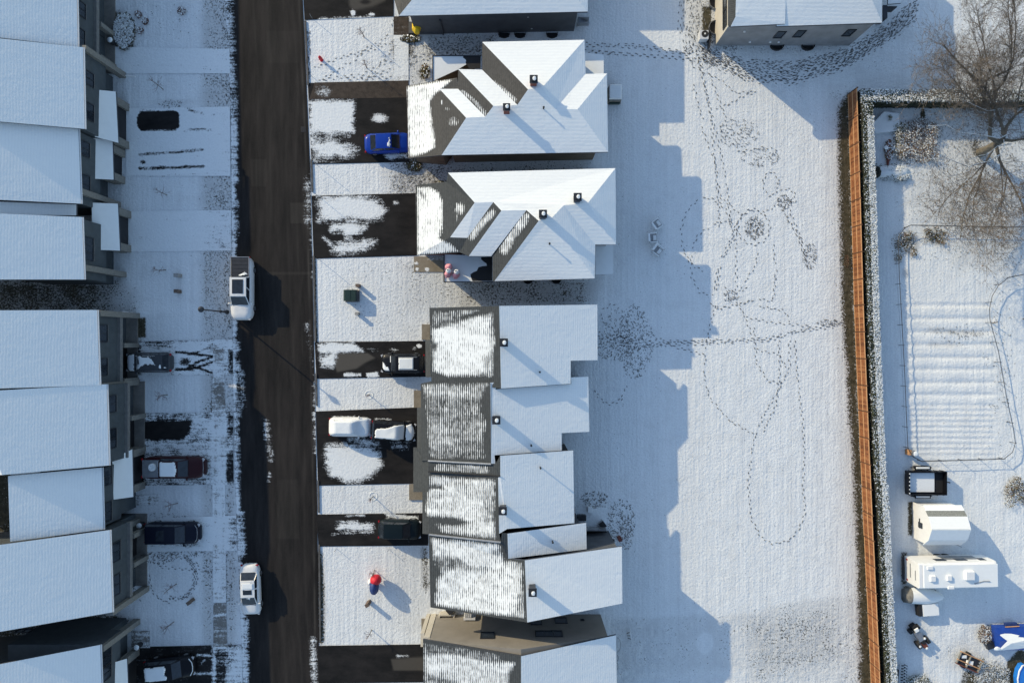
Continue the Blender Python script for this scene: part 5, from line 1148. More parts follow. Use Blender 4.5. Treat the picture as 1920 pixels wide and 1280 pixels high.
def bush(name, label, cat, px, py, rx, ry, h, n, mats, snow=.3, core=True, size=.13, grp=None, seed=0, clumps=0):
    c = W(px, py, h * .6); c.z = 0; b = thing(name, label, cat, c, 0, grp)
    RX, RY = rx * S, ry * S
    if core:
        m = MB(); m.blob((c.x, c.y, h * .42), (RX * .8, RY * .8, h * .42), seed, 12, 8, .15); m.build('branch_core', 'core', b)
    cl = [(0, 0, 1, 1)]
    if clumps: r0 = random.Random(seed + int(px)); cl = [(r0.uniform(-.8, .8) * RX, r0.uniform(-.8, .8) * RY, r0.uniform(.22, .5), r0.uniform(.4, 1.1)) for _ in range(clumps)]
    def f(up=False):
        if clumps:
            ox, oy, k_, kh = rnd.choice(cl); t = rnd.uniform(0, 6.283); q = math.sqrt(rnd.random()); return (c.x + ox + RX * k_ * q * math.cos(t) + rnd.gauss(0, .08), c.y + oy + RY * k_ * q * math.sin(t) + rnd.gauss(0, .08), max(.05, h * kh * (1 - q * q * .8) * rnd.uniform(.4, 1)))
        t = rnd.uniform(0, 6.283); ph = math.acos(rnd.uniform(.0 if not up else .35, 1)); q = rnd.uniform(.75, 1.08)
        return (c.x + RX * math.sin(ph) * math.cos(t) * q, c.y + RY * math.sin(ph) * math.sin(t) * q, max(.05, h * (.30 + .7 * math.cos(ph)) * q))
    for i, mt in enumerate(mats):
        m = MB(); leaves(m, n // len(mats), f, size); m.build('foliage', mt, b, kind='stuff')
    if snow:
        m = MB(); leaves(m, int(n * snow), lambda: (lambda p: (p[0], p[1], p[2] + .05))(f(True)), size, .35); m.build('snow_dusting', 'snow', b, kind='stuff')
    return b
bush('shrub', 'brown leafy shrub bowed with snow below the snowy ash grey branches', 'shrub', 1722, 262, 40, 38, .9, 5200, ['leafbrown', 'twig', 'leafbrown'], .50, size=.10, core=False, clumps=26)
bush('shrub', 'olive green conical shrub left of the brown leafy shrub', 'shrub', 1688, 262, 12, 36, .8, 1300, ['leafolive'], .45, size=.09, core=False, clumps=12)
bush('shrub', 'low snow covered shrub mound rounding the south end of the bed', 'shrub', 1673, 322, 38, 15, .6, 2600, ['leafgreen'], 1.5, size=.09, core=False, clumps=14)
mb_ = bpy.data.objects[[o.name for o in bpy.data.objects if o.get('label', '').startswith('low snow covered shrub mound')][0]]
c_ = W(1673, 322, .2); m = MB(); m.blob((c_.x, c_.y, .1), (1.75, .66, .42), 4, 20, 8, .09); m.build('snow_mound', 'snow', mb_, smooth=True)
m = MB(); m.blob((c_.x - 1.5, c_.y, .1), (.5, .6, .4), 6, 10, 8, .1); m.build('branch_core', 'core', mb_)
bush('shrub', 'small brown shrub with drooping stems beside the raised bed', 'shrub', 1668, 282, 9, 20, .6, 300, ['leafbrown'], .4, core=False)
bush('shrub', 'brown dried perennial clump just inside the wire garden corner', 'shrub', 1700, 462, 22, 30, .5, 900, ['leafbrown', 'leafolive'], .2, core=False, size=.09, clumps=9, grp='dried clumps in the wire garden')
bush('shrub', 'brown dried perennial clump by the middle of the top wire', 'shrub', 1752, 444, 24, 16, .5, 800, ['leafbrown', 'leafolive'], .15, core=False, size=.09, clumps=9, grp='dried clumps in the wire garden')
bush('shrub', 'round olive shrub at the right edge above the trailers', 'shrub', 1909, 922, 22, 27, .8, 1900, ['leafolive', 'leafbrown'], .3, size=.09, core=False, clumps=14)
bush('shrub', 'dark evergreen shrub dusted with snow at the bottom edge beside the trailer frame', 'shrub', 1737, 1286, 32, 20, 1.0, 2400, ['leafgreen', 'leafolive'], .7, size=.09, core=False, clumps=16)
bush('shrub', 'grey green evergreen shrub behind the rusty cart at the bottom edge', 'shrub', 1862, 1268, 36, 30, 1.0, 3000, ['leafgreen', 'twig'], .7, size=.09, core=False, clumps=20)
bush('shrub', 'brown weeds and cut stems piled at the left end of the blue boat', 'shrub', 1848, 1190, 11, 16, .9, 420, ['leafbrown', 'twig'], .2, core=False)
bush('shrub', 'olive grass tuft at the corner of the top house porch', 'shrub', 770, 72, 20, 7, .25, 380, ['leafolive', 'soil'], .08, core=False, size=.16)
bush('shrub', 'small olive shrub in the lawn left of the flat porch roof', 'shrub', 797, 133, 8, 14, .35, 320, ['leafolive', 'leafbrown'], .12, core=False)
bush('shrub', 'olive shrub squeezed between the blue car and the next lawn', 'shrub', 778, 312, 13, 9, .3, 380, ['leafolive', 'soil'], .05, core=False)
bush('shrub', 'thin row of weeds at the corner of the northern patchy garage roof', 'shrub', 833, 345, 16, 6, .5, 200, ['leafolive'], .2, core=False)
bush('planting_bed_shrubs', 'dense dull bed of low shrubs in the top left corner', 'shrub', 232, 58, 20, 34, .5, 1500, ['leafgreen', 'twig'], 1.2, core=False)
bush('shrub', 'red leaved weeds growing against the middle of the cedar fence', 'shrub', 1588, 490, 4, 12, .4, 120, ['leafbrown'], 0, core=False, size=.1)
for k, (px, py, r_) in enumerate(((258, 27, 7), (340, 20, 8), (262, 57, 6), (272, 40, 6))):
    bush('perennial_clump', ['dark perennial clump nearest the dull planting bed corner', 'large round perennial clump farthest right in the top left yard', 'dark perennial clump south of the others in the top left yard', 'pale perennial clump between two darker ones in the top left yard'][k], 'plant', px, py, r_, r_, .35, 120, ['redtwig'], .3, core=False, grp='perennial clumps in the top left yard')

# ================================================================== TREES
def grow(m, p, d, L, r_, depth, rr, up=.12):
    pts = [p]; rs = [r_]; n = 4; q = Vector(p); dd = Vector(d).normalized()
    for i in range(n):
        dd = (dd + Vector((rr.gauss(0, .16), rr.gauss(0, .16), rr.gauss(0, .10) + up * .3))).normalized(); q = q + dd * (L / n); pts.append(q.copy()); rs.append(r_ * (1 - .62 * (i + 1) / n))
    m.tube(pts, rs, 5 if r_ > .02 else 3, cap=False)
    if depth > 0:
        for i in range(rr.randint(2, 4)):
            k = rr.randint(1, n); base = pts[k]; a = (pts[k] - pts[k - 1]).normalized()
            s_ = (a + Vector((rr.gauss(0, .6), rr.gauss(0, .6), rr.gauss(0, .35)))).normalized(); grow(m, base, s_, L * rr.uniform(.5, .75), max(.010, rs[k] * .62), depth - 1, rr, up)
    return pts
TIPS = []
def big_tree():
    base = W(1838, 288, 0)
    t = thing('bare_tree', 'large bare tree with snow lined limbs and a few brown leaves on the right', 'tree', base)
    P = lambda *q: [W(*a) for a in q]
    tr = MB(); tr.tube(P((1836, 288, -.1), (1846, 282, .8), (1862, 273, 1.8), (1880, 262, 2.8)), [.42, .34, .32, .30], 10)
    tr.blob(tuple(W(1840, 286, .1)), (.55, .45, .25), 3); tr.build('trunk', 'bark', t, smooth=True)
    limbs = [([(1849, 303, 3.2), (1825, 330, 4.2), (1798, 352, 5.2), (1775, 372, 6.0), (1758, 398, 6.8)], .06), ([(1888, 328, 3.8), (1882, 370, 5.0), (1862, 410, 6.2), (1850, 450, 7.2)], .06), ([(1846, 188, 5.2), (1815, 176, 6.2), (1780, 172, 7.2), (1752, 180, 8.0)], .06), ([(1856, 211, 4.4), (1835, 205, 5.0), (1812, 180, 6.0), (1788, 150, 7.0), (1768, 128, 7.8), (1745, 120, 8.4)], .08), ([(1868, 172, 5.5), (1852, 120, 6.8), (1840, 60, 8.0), (1830, 10, 9.0)], .07), ([(1904, 216, 4.3), (1912, 170, 5.6), (1922, 120, 7.0)], .09), ([(1876, 305, 3.2), (1880, 350, 4.4), (1876, 400, 5.6), (1880, 440, 6.6)], .06), ([(1872, 268, 2.5), (1856, 258, 2.9), (1857, 235, 3.6), (1856, 211, 4.4), (1846, 188, 5.2), (1838, 165, 6.0), (1820, 140, 6.8), (1790, 110, 7.6), (1770, 85, 8.2)], .19),
             ([(1880, 262, 2.8), (1880, 240, 3.4), (1868, 208, 4.3), (1858, 186, 5.0), (1848, 168, 5.8), (1836, 150, 6.6), (1812, 134, 7.4)], .15),
             ([(1880, 262, 2.8), (1888, 236, 3.6), (1904, 216, 4.3), (1922, 202, 5.0), (1950, 190, 6.0)], .18),
             ([(1880, 262, 2.8), (1898, 264, 3.4), (1922, 260, 4.2), (1960, 262, 5.5)], .17),
             ([(1868, 272, 2.4), (1874, 300, 3.0), (1888, 328, 3.8), (1912, 372, 5.0), (1925, 410, 6.0)], .15),
             ([(1866, 272, 2.4), (1849, 303, 3.2), (1840, 324, 3.8), (1818, 364, 5.0), (1805, 410, 6.2), (1800, 450, 7.0)], .11),
             ([(1840, 324, 3.8), (1836, 350, 4.6), (1826, 372, 5.3), (1822, 420, 6.3)], .07),
             ([(1857, 235, 3.6), (1862, 200, 4.6), (1868, 172, 5.5), (1885, 150, 6.4), (1900, 110, 7.4), (1905, 50, 8.6), (1900, -5, 9.4)], .12),
             ([(1846, 188, 5.2), (1850, 150, 6.2), (1895, 130, 7.0), (1897, 80, 8.0), (1890, 20, 9.0), (1892, -20, 9.6)], .09),
             ([(1895, 130, 7.0), (1897, 60, 8.2), (1900, 0, 9.2)], .05),
             ([(1846, 188, 5.2), (1838, 150, 6.4), (1840, 110, 7.2), (1825, 60, 8.2)], .07)]
    rr = random.Random(5)
    lm = MB(); tw = MB(); tips = []
    for pts, r_ in limbs:
        q = P(*pts); n = len(q); m = MB(); m.tube(q, [r_ * (1 - .78 * i / (n - 1)) for i in range(n)], 7, cap=False); m.build('limb', 'bark', t, smooth=True)
        for i in range(2, n):
            for _ in range(10):
                a = (q[i] - q[i - 1]).normalized(); b0 = q[i - 1].lerp(q[i], rr.random())
                s_ = (a + Vector((rr.gauss(0, .7), rr.gauss(0, .7), rr.gauss(.1, .3)))).normalized()
                tips.append(grow(tw, b0, s_, rr.uniform(1.2, 2.8), .030 * (1 - .5 * i / n), 3, rr)[-1])
    tw.build('twigs', 'twig', t, kind='stuff')
    # snow lined pale boughs
    for pts, r_ in (([(1896, 249, 4.2), (1874, 260, 3.9), (1849, 255, 4.2), (1820, 251, 4.8), (1802, 250, 5.2), (1788, 243, 5.6), (1776, 235, 6.0), (1740, 237, 6.8)], .06), ([(1776, 235, 6.0), (1768, 218, 6.5), (1762, 210, 6.9)], .03), ([(1873, 291, 3.3), (1852, 303, 3.6), (1828, 309, 4.0), (1816, 313, 4.3), (1806, 325, 4.6), (1785, 330, 5.0), (1768, 331, 5.4)], .05),
                    ([(1816, 313, 4.3), (1795, 305, 4.6), (1778, 298, 5.0), (1756, 285, 5.6)], .04), ([(1896, 270, 3.2), (1870, 274, 3.2), (1852, 290, 3.4), (1838, 292, 3.6), (1815, 300, 4.2)], .05), ([(1882, 262, 4), (1883, 278, 4), (1868, 300, 4.2), (1850, 322, 4.6)], .035),
                    ([(1866, 207, 5), (1850, 208, 5.2), (1828, 198, 5.6), (1798, 184, 6.2)], .04), ([(1880, 256, 4.0), (1858, 240, 4.6), (1838, 230, 5.2)], .03)):
        q = P(*pts); n = len(q); m = MB(); m.tube(q, [r_ * (1 - .7 * i / (n - 1)) for i in range(n)], 6, cap=False); lb = m.build('limb', 'twig', t, smooth=True)
        m = MB(); m.tube([a + Vector((-.01, .01, r_ * .55)) for a in q], [r_ * .8 * (1 - .6 * i / (n - 1)) for i in range(n)], 5, cap=False); m.build('snow_line', 'snow', lb, smooth=True)
        for i in range(1, n):
            tips.append(grow(tw2 if False else lm, q[i], ((q[i] - q[i - 1]).normalized() + Vector((rr.gauss(0, .5), rr.gauss(0, .5), 0))), rr.uniform(.8, 1.6), .018, 1, rr)[-1])
    lm.build('twigs', 'twig', t, kind='stuff')
    lv = MB()
    def near():
        p = rr.choice(tips); return (p.x + rr.gauss(0, .5), p.y + rr.gauss(0, .5), p.z + rr.gauss(0, .3))
    leaves(lv, 5200, near, .08, 1.2); lv.build('leaves', 'leafbrown', t, kind='stuff')
big_tree()
def sapling(px, py, h, label, ang=None, grp='bare saplings in the front yards', ring=False, mat='redtwig', lean=None):
    b = W(px, py, 0); t = thing('sapling', label, 'tree', b, 0, grp); rr = random.Random(int(px * 7 + py))
    top = b + Vector((rr.gauss(0, .1), rr.gauss(0, .1), h)); m = MB()
    m.tube([b, b.lerp(top, .5) + Vector((rr.gauss(0, .05), rr.gauss(0, .05), 0)), top], [.045, .032, .012], 6); m.build('trunk', 'bark', t)
    tw = MB()
    for i in range(13):
        f = rr.uniform(.35, .95); p = b.lerp(top, f); a = rr.uniform(0, 6.283)
        grow(tw, p, (math.cos(a), math.sin(a), .55), h * .42 * (1.15 - f), .014, 1, rr)
    tw.build('twigs', mat, t, kind='stuff')
    if ring:
        m = MB(); n = 20
        for k in range(n):
            a = 2 * math.pi * k / n; m.blob((b.x + .38 * math.cos(a), b.y + .38 * math.sin(a), .01), (.07, .06, .035), k, 6, 4)
        m.build('snow_ring', 'snow_soft', t)
for a in ((306, 168, 2.4, 'bare sapling in the yard above the bare oblong parking spot'), (313, 366, 2.3, 'bare sapling in the yard north of the pair of stone posts'), (311, 506, 2.2, 'bare sapling right beside the pale stone post'), (314, 740, 2.3, 'star shaped bare sapling below the ice streaked car'),
          (333, 943, 2.2, 'bare sapling between the maroon pickup and the navy car'), (331, 1094, 2.4, 'red twigged sapling inside the looping footprints'), (326, 1165, 2.4, 'bare sapling in the bottom left yard')): sapling(*a)
for a in ((683, 70, 1.9, 'red twigged sapling in the lawn with the red hydrant'), (688, 128, 1.9, 'small bare sapling low in the lawn with the red hydrant'), (692, 740, 1.2, 'small round sapling in a snow ring between two narrow driveways', None, 'bare saplings in the front yards', True), (700, 930, 1.4, 'sapling in a snow ring above the dark green hatchback', None, 'bare saplings in the front yards', True),
          (702, 1068, 1.6, 'red twigged sapling just above the red and blue figure'), (697, 1180, 1.6, 'bare sapling at the south end of the wide lawn')): sapling(*a)

# ================================================================== STREET AND YARD OBJECTS
# street lamp
b = W(426, 585, 0); t = thing('street_lamp', 'tall black street lamp with a round head beside the white pickup', 'street lamp', b)
lh = 5.62
m = MB(); m.lathe((b.x, b.y, 0), [(.20, 0), (.20, .12), (.12, .3), (.085, 1.4), (.075, 1.5), (.06, lh - .4), (.05, lh - .25)], 12); m.build('post', 'darkmetal', t)
m = MB(); m.lathe((b.x, b.y, 1.45), [(.09, 0), (.15, .03), (.15, .10), (.09, .14)], 12); m.build('collar', 'darkmetal', t)
m = MB(); m.lathe((b.x, b.y, lh - .3), [(.08, 0), (.17, .05), (.25, .12), (.27, .2), (.22, .34), (.10, .44), (.03, .52)], 16); hd = m.build('lamp_head', 'darkmetal', t)
m = MB(); m.lathe((b.x, b.y, lh - .38), [(.05, 0), (.16, .03), (.16, .12), (.1, .13)], 12); m.build('lens', 'head', hd)
# hydrant
b = W(603, 113, 0); t = thing('fire_hydrant', 'red fire hydrant standing in the snowy lawn', 'hydrant', b)
m = MB(); m.lathe(tuple(b), [(.17, 0), (.17, .06), (.12, .08), (.115, .6), (.15, .62), (.15, .67), (.12, .72), (.08, .82), (.03, .88)], 14); m.build('barrel', 'red', t)
for a in (0, 2.1, 4.2):
    m = MB(); d = Vector((math.cos(a), math.sin(a), 0)); m.tube([b + Vector((0, 0, .5)), b + d * .2 + Vector((0, 0, .5))], .06, 8); m.build('outlet', 'red', t)
m = MB(); m.tube([b + Vector((.1, 0, 0)), b + Vector((.1, 0, 1.1))], .02, 5); m.build('marker_rod', 'red', t)
# transformer
b = W(658, 554, .7); b.z = 0; t = thing('electrical_transformer', 'dark green ground transformer box between two stone posts', 'transformer', b)
m = MB(); m.box((b.x, b.y, .06), (1.35, 1.15, .14)); m.build('plinth', 'walk', t)
m = MB(); m.box((b.x - .06, b.y, .50), (1.12, 1.02, .78)); m.build('cabinet', 'green', t)
m = MB(); m.add([(b.x - .66, b.y - .54, .89), (b.x + .58, b.y - .54, .89), (b.x + .58, b.y + .54, .89), (b.x - .66, b.y + .54, .89), (b.x - .5, b.y - .5, .98), (b.x + .50, b.y - .5, .96), (b.x + .5, b.y + .5, .96), (b.x - .5, b.y + .5, .98)], [(3, 2, 1, 0), (4, 5, 6, 7), (0, 1, 5, 4), (1, 2, 6, 5), (2, 3, 7, 6), (3, 0, 4, 7)]); m.box((b.x - .0, b.y, .985), (.02, .95, .02)); m.build('lid', 'green', t)
m = MB(); m.box((b.x + .56, b.y, .48), (.06, .95, .7)); m.build('door', 'darkmetal', t)
def post(px, py, z, w, h, mat, label, tilt=0, grp=None):
    b = W(px, py, z); t = thing('stone_post', label, 'post', (b.x, b.y, 0), R(tilt), grp)
    m = MB(); m.box((0, 0, h / 2), (w, w * .8, h), 0, .94); m.build('shaft', mat, t, local=True)
    m = MB(); m.box((0, 0, h + .02), (w * 1.05, w * .86, .06)); m.build('capstone', mat, t, local=True)
    if 'snow' in label:
        m = MB(); m.box((0, 0, h + .075), (w * .8, w * .62, .05), 0, .8); m.build('snow_cap', 'snow_soft', t, local=True)
post(670, 535, .75, .34, .75, 'brownstone', 'brown stone post above the green transformer box')
post(669, 588, .6, .32, .65, 'greystone', 'pale stone post below the green transformer box')
post(333, 516.5, .5, .42, .8, 'greystone', 'pale grey stone post in the west yard, upper of two')
post(332, 546, .5, .40, .7, 'brownstone', 'dark stone post in the west yard, lower of two')
post(356, 1128, .6, .40, .85, 'brownstone', 'brown stone post beside the looping footprints', 35)
post(689, 1133, .8, .36, 1.0, 'brownstone', 'brown leaning stone post below the red and blue figure', 30)
for k, (px, py, h, lb) in enumerate(((586, 36, 1.0, 'thin driveway marker at the corner of the hydrant lawn'), (586, 145, .8, 'thin driveway marker at the paved walk beside the hydrant lawn'), (597, 312, 1.6, 'thin driveway marker at the corner of the narrow lawn below the blue car'), (597, 368, 1.4, 'thin driveway marker on the snow streaked driveway'), (600, 488, 1.6, 'thin driveway marker at the corner of the transformer lawn'), (631, 1028, .9, 'thin driveway marker left of two on the wide lawn'), (729, 1029, .8, 'thin driveway marker beside the dark green hatchback'))):
    b = W(px, py, 0); m = MB(); m.tube([b, b + Vector((.02, 0, h))], .022, 5); m.build('driveway_marker', 'metal', label=lb, category='marker', group='driveway markers on the east lawns')
# red / white / navy inflatable
b = W(703, 1092, .8); b.z = 0; t = thing('inflatable_figure', 'red white and navy inflatable lawn figure casting a long rounded shadow', 'inflatable', b)
m = MB(); m.blob((b.x + .13, b.y + .36, 1.0), (.54, .50, .66), 5, 14, 10, .03); m.build('hat', 'red', t, smooth=True)
m = MB(); m.blob((b.x - .02, b.y - .32, 1.02), (.44, .74, .70), 6, 14, 10, .03); m.build('body', 'navyfab', t, smooth=True)
m = MB(); m.blob((b.x - .42, b.y + .12, .85), (.26, .30, .5), 7, 12, 8, .04); m.build('trim', 'white', t, smooth=True)
m = MB(); m.blob((b.x - .42, b.y - .05, .5), (.25, .3, .4), 8, 10, 8, .04); m.build('face', 'pink', t, smooth=True)
# pink figures on the porch roof of house B
for k, (px, py, lb, hat) in enumerate(((841, 500, 'round pink figure farthest north on the flat porch roof', 0), (840, 513, 'pink and white figure with black buttons near the west edge of the flat porch roof', 1), (855, 515, 'pink and white figure farthest east on the flat porch roof', 1))):
    b = W(px, py, 3.4); t = thing('inflatable_figure', lb, 'inflatable', (b.x, b.y, 3.02), 0, 'pink figures on the flat porch roof')
    m = MB(); m.blob((0, 0, .35), (.34, .30, .38), k, 12, 8, .04); m.build('body', 'pink', t, local=True, smooth=True)
    m = MB(); m.blob((.10, .22 if hat else .0, .75), (.26, .24, .26), k + 3, 12, 8, .04); m.build('head', 'white' if hat else 'pink', t, local=True, smooth=True)
    if hat:
        m = MB(); m.box((.02, .30, 1.0), (.16, .06, .05), .4); m.box((-.28, .12, .55), (.08, .08, .08)); m.build('scarf', 'black', t, local=True)
        for sy in (-.16, .18):
            m = MB(); m.blob((-.05 + sy * .4, -.26, .22), (.13, .13, .15), k, 8, 6, .05); m.build('leg', 'pink', t, local=True, smooth=True)
# garden chairs
def chair(px, py, rot, label):
    b = W(px, py, .4); t = thing('garden_chair', label, 'chair', (b.x, b.y, 0.02), R(rot), 'snowy garden chairs on the meadow'); t.scale = (1.2, 1.2, 1.1)
    m = MB()
    for k in range(5): m.box((.02, -.22 + k * .11, .38), (.52, .09, .03))
    m.build('seat', 'metal', t, local=True)
    m = MB()
    for k in range(5): m.add([(-.24, -.27 + k * .11, .36), (-.24, -.18 + k * .11, .36), (-.50, -.19 + k * .115, .98), (-.50, -.28 + k * .115, .98), (-.27, -.27 + k * .11, .36), (-.27, -.18 + k * .11, .36), (-.53, -.19 + k * .115, .98), (-.53, -.28 + k * .115, .98)], [(0, 1, 2, 3), (7, 6, 5, 4), (0, 3, 7, 4), (1, 5, 6, 2), (3, 2, 6, 7), (0, 4, 5, 1)])
    m.build('backrest', 'whitetrim', t, local=True)
    for sy in (1, -1):
        m = MB(); m.box((0, sy * .36, .60), (.72, .12, .03)); m.build('armrest', 'metal', t, local=True)
        for sx in (.28, -.24):
            m = MB(); m.box((sx, sy * .33, .29), (.06, .06, .60)); m.build('leg', 'whitetrim', t, local=True)
    m = MB(); m.box((.12, 0, .43), (.26, .44, .06), 0, .85); m.build('snow_cushion', 'snow_soft', t, local=True)
    m = MB(); m.box((-.42, 0, .98), (.16, .66, .05), 0, .9)
    for sy in (1, -1): m.box((0, sy * .36, .63), (.66, .10, .035), 0, .9)
    m.build('snow_cap', 'snow_soft', t, local=True)
chair(1232, 420, 215 + 180, 'snowy white garden chair, northernmost of three facing inward'); chair(1224.5, 446, 5, 'snowy white garden chair, middle of the three'); chair(1233.5, 470, -38, 'snowy white garden chair, southernmost of three facing inward')
# air conditioner
b = W(1320, 66, .7); t = thing('air_conditioner', 'grey outdoor air conditioner with a round fan beside the cream wall', 'air conditioner', (b.x, b.y, 0))
m = MB(); m.box((0, 0, .42), (.80, .82, .78)); m.build('casing', 'whitetrim', t, local=True)
m = MB(); m.lathe((.06, .06, .812), [(.33, 0), (.33, .02), (.30, .025)], 20); m.build('fan_grille', 'black', t, local=True)
m = MB(); m.lathe((.06, .06, .84), [(.08, 0), (.08, .03), (.03, .04)], 12); m.build('fan_hub', 'white', t, local=True)
m = MB(); m.tube([(.45, -.3, .3), (.8, -.35, .3), (1.05, -.5, .3)], .03, 6); m.build('pipe', 'darkmetal', t, local=True)
b = W(1327, 82, 0); m = MB(); m.box((b.x, b.y + .35, .35), (.08, 1.9, .7)); m.build('garden_edging', 'darkmetal', label='dark upright board running south from the air conditioner', category='board')
# snow covered barbecue behind house A
b = W(1153, 175, .7); t = thing('covered_barbecue', 'snow topped covered barbecue behind the gabled house', 'barbecue', (b.x, b.y, 0))
m = MB(); m.box((0, -.05, .45), (1.25, 1.5, .9), 0, .92); m.build('cover', 'tarpgrey', t, local=True)
m = MB(); m.box((0, .05, .96), (1.2, 1.45, .14), 0, .86); m.build('snow_cap', 'snow', t, local=True)
m = MB(); m.box((0, -.80, .3), (1.0, .16, .45)); m.build('skirt', 'green', t, local=True)
# patio things behind unit 3
def boxthing(name, label, cat, px, py, z, dx, dy, h, mat, rot=0, top=None):
    b = W(px, py, z); t = thing(name, label, cat, (b.x, b.y, 0), R(rot))
    m = MB(); m.box((0, 0, h / 2), (dx, dy, h)); m.build('body', mat, t, local=True)
    m = MB(); m.box((0, 0, h + .03), (dx * 1.04, dy * 1.04, .06), 0, .94); m.build('lid', top or mat, t, local=True); return t
boxthing('storage_box', 'small pale storage box on the snowy patio', 'box', 1106.5, 955.5, .5, .42, .52, .5, 'whitetrim', 0, 'snow_soft')
boxthing('garden_table', 'tilted black topped square table at the corner of the patio', 'table', 1130, 984, .6, .52, .62, .6, 'metal', 38, 'black')
boxthing('air_conditioner', 'dark air conditioner tucked between two row house roofs', 'air conditioner', 1091, 971, .6, .8, .5, .6, 'darkmetal', 0)
b = W(1149, 1014, .4); t = thing('hose_reel', 'white hose reel ring at the corner of the dark deck', 'hose', (b.x, b.y, 0))
m = MB(); m.tube([(.27 * math.cos(a), .36 * math.sin(a), .5) for a in [R(-100 + 20 * k) for k in range(13)]], .05, 6); m.build('ring', 'white', t, local=True)
m = MB(); m.lathe((-.02, 0, .2), [(.2, 0), (.2, .22), (.1, .25)], 12); m.build('drum', 'black', t, local=True)
b = W(1148 + 15, 1010, .5); m = MB(); m.box((W(1162, 1012, .5).x, b.y, .4), (.35, .35, .8), .3); m.build('flower_pot', 'rust', label='reddish brown pot beside the hose reel', category='pot')
# bent garden seat on the south meadow
b = W(1183, 1191, .3); t = thing('folding_chair', 'white folding chair lying open in the shaded south meadow', 'chair', (b.x, b.y, 0.02), R(12))
m = MB(); m.box((0, 0, .3), (.12, .75, .05)); m.build('backrest', 'white', t, local=True)
for sy in (.36, 0, -.36):
    m = MB(); m.tube([(0, sy, .3), (-.34, sy * .6, .12)], .03, 5); m.build('leg', 'darkmetal', t, local=True)
m = MB(); m.box((.16, 0, .25), (.2, .3, .04), .5); m.build('seat', 'whitetrim', t, local=True)
for k, (py, r_) in enumerate(((1208, 14), (1233, 6), (1248, 6))):
    b = W(1156, py, .3); m = MB(); a_ = [R(-80 + 20 * j) for j in range(9)]
    m.tube([b + Vector((r_ * S * .55 * math.cos(a), r_ * S * math.sin(a), .0)) for a in a_], .025, 5); m.build('wire_hoop', 'metal', label=['largest pale wire hoop standing east of the southernmost row house', 'small wire hoop south of the largest one', 'small wire hoop farthest south beside the row house'][k], category='hoop')
# downspouts and bins at the west houses
def downspout(px, py, dx, dy, label):
    a = W(px, py, 0); m = MB(); m.tube([a + Vector((0, 0, .9)), a + Vector((0, 0, .12)), a + Vector((dx * S, -dy * S, .06))], .05, 6); m.build('downspout', 'white', label=label, category='downspout', group='white downspouts at the west house corners')
downspout(222, 141, 32, 3, 'long white downspout lying in snow between the two top left houses')
downspout(262, 1103, 14, 8, 'white downspout bent at the looping footprints corner'); downspout(240, 585, 10, 2, 'short white downspout at the gap between the two western rows')
downspout(258, 719, 12, 0, 'white downspout below the ice streaked car'); downspout(236, 1165, 3, -8, 'white downspout at the bottom left house corner')
for px, py, lb in ((261, 985, 'round white snow topped bin beside the navy car'), (256, 1213, 'round white snow topped bin at the bottom left house pillar'), (206, 75, 'round white snow topped bin by the dull planting bed')):
    b = W(px, py, .8); t = thing('waste_bin', lb, 'bin', (b.x, b.y, 0), 0, 'snow topped bins at the west houses')
    m = MB(); m.lathe((0, 0, 0), [(.24, 0), (.28, .75), (.29, .8)], 12); m.build('barrel', 'darkmetal', t, local=True)
    m = MB(); m.blob((0, 0, .82), (.26, .26, .13), 3, 12, 8, .06); m.build('snow_cap', 'snow_soft', t, local=True, smooth=True)
# wheelie/grey bag in porch of unit 8
bush('planter', 'grey green potted shrub on the porch beside the dark garage door', 'plant', 247, 1057, 8, 9, .8, 260, ['leafgreen'], .3)
# manhole and drain in the road
for px, py, r_, lb in ((569, 243, .22, 'square iron drain grate at the east kerb'),):
    b = W(px, py, 0); t = thing('drain_grate', lb, 'drain', (b.x, b.y, .04)); m = MB(); m.box((0, 0, .005), (.5, .55, .012)); m.build('frame', 'black', t, local=True)
    m = MB(); [m.box((0, -.2 + .1 * k, .016), (.4, .03, .012)) for k in range(5)]; m.build('bar', 'darkmetal', t, local=True)

# ================================================================== RIGHT GARDEN
# wire garden fence
loop = [(1960, 428), (1850, 428), (1760, 425.5), (1700, 424.5), (1688, 430), (1678, 443), (1676, 456), (1678, 520), (1682, 590), (1688, 700), (1692, 800), (1694, 838), (1703, 853), (1720, 862), (1800, 860), (1872, 857.5), (1888, 845), (1893, 828), (1890, 805), (1876, 740), (1862, 660), (1846, 600), (1845, 580), (1850, 556), (1862, 536), (1880, 522), (1922, 513), (1960, 508)]
t = thing('wire_fence', 'low wire fence looping round the vegetable garden', 'fence', W(1780, 640, 0))
zf = .75
for k in range(2):
    m = MB(); z = zf * (k + 1) / 2; m.tube([W(x, y, 0) + Vector((0, 0, z)) for x, y in loop], .036 if k == 1 else .010, 4, cap=False); m.build('wire', 'darkmetal', t)
cum = 0
for (x0, y0), (x1, y1) in zip(loop, loop[1:]):
    l = math.hypot(x1 - x0, y1 - y0); d = (-cum) % 38
    while d < l:
        p = W(x0 + (x1 - x0) * d / l, y0 + (y1 - y0) * d / l, 0); m = MB(); m.tube([p, p + Vector((0, 0, .92))], .028, 5); m.build('post', 'darkmetal', t); d += 38
    cum += l
b = W(1715, 850, .8); t = thing('rain_barrel', 'grey round barrel topped with snow at the wire fence corner', 'barrel', (b.x, b.y, 0))
m = MB(); m.lathe((0, 0, 0), [(.26, 0), (.30, .3), (.31, .6), (.27, .9)], 18); m.build('barrel', 'metal', t, local=True); m = MB(); m.blob((.05, 0, .9), (.22, .24, .06), 2, 12, 8, .1); m.build('snow_cap', 'snow_soft', t, local=True)
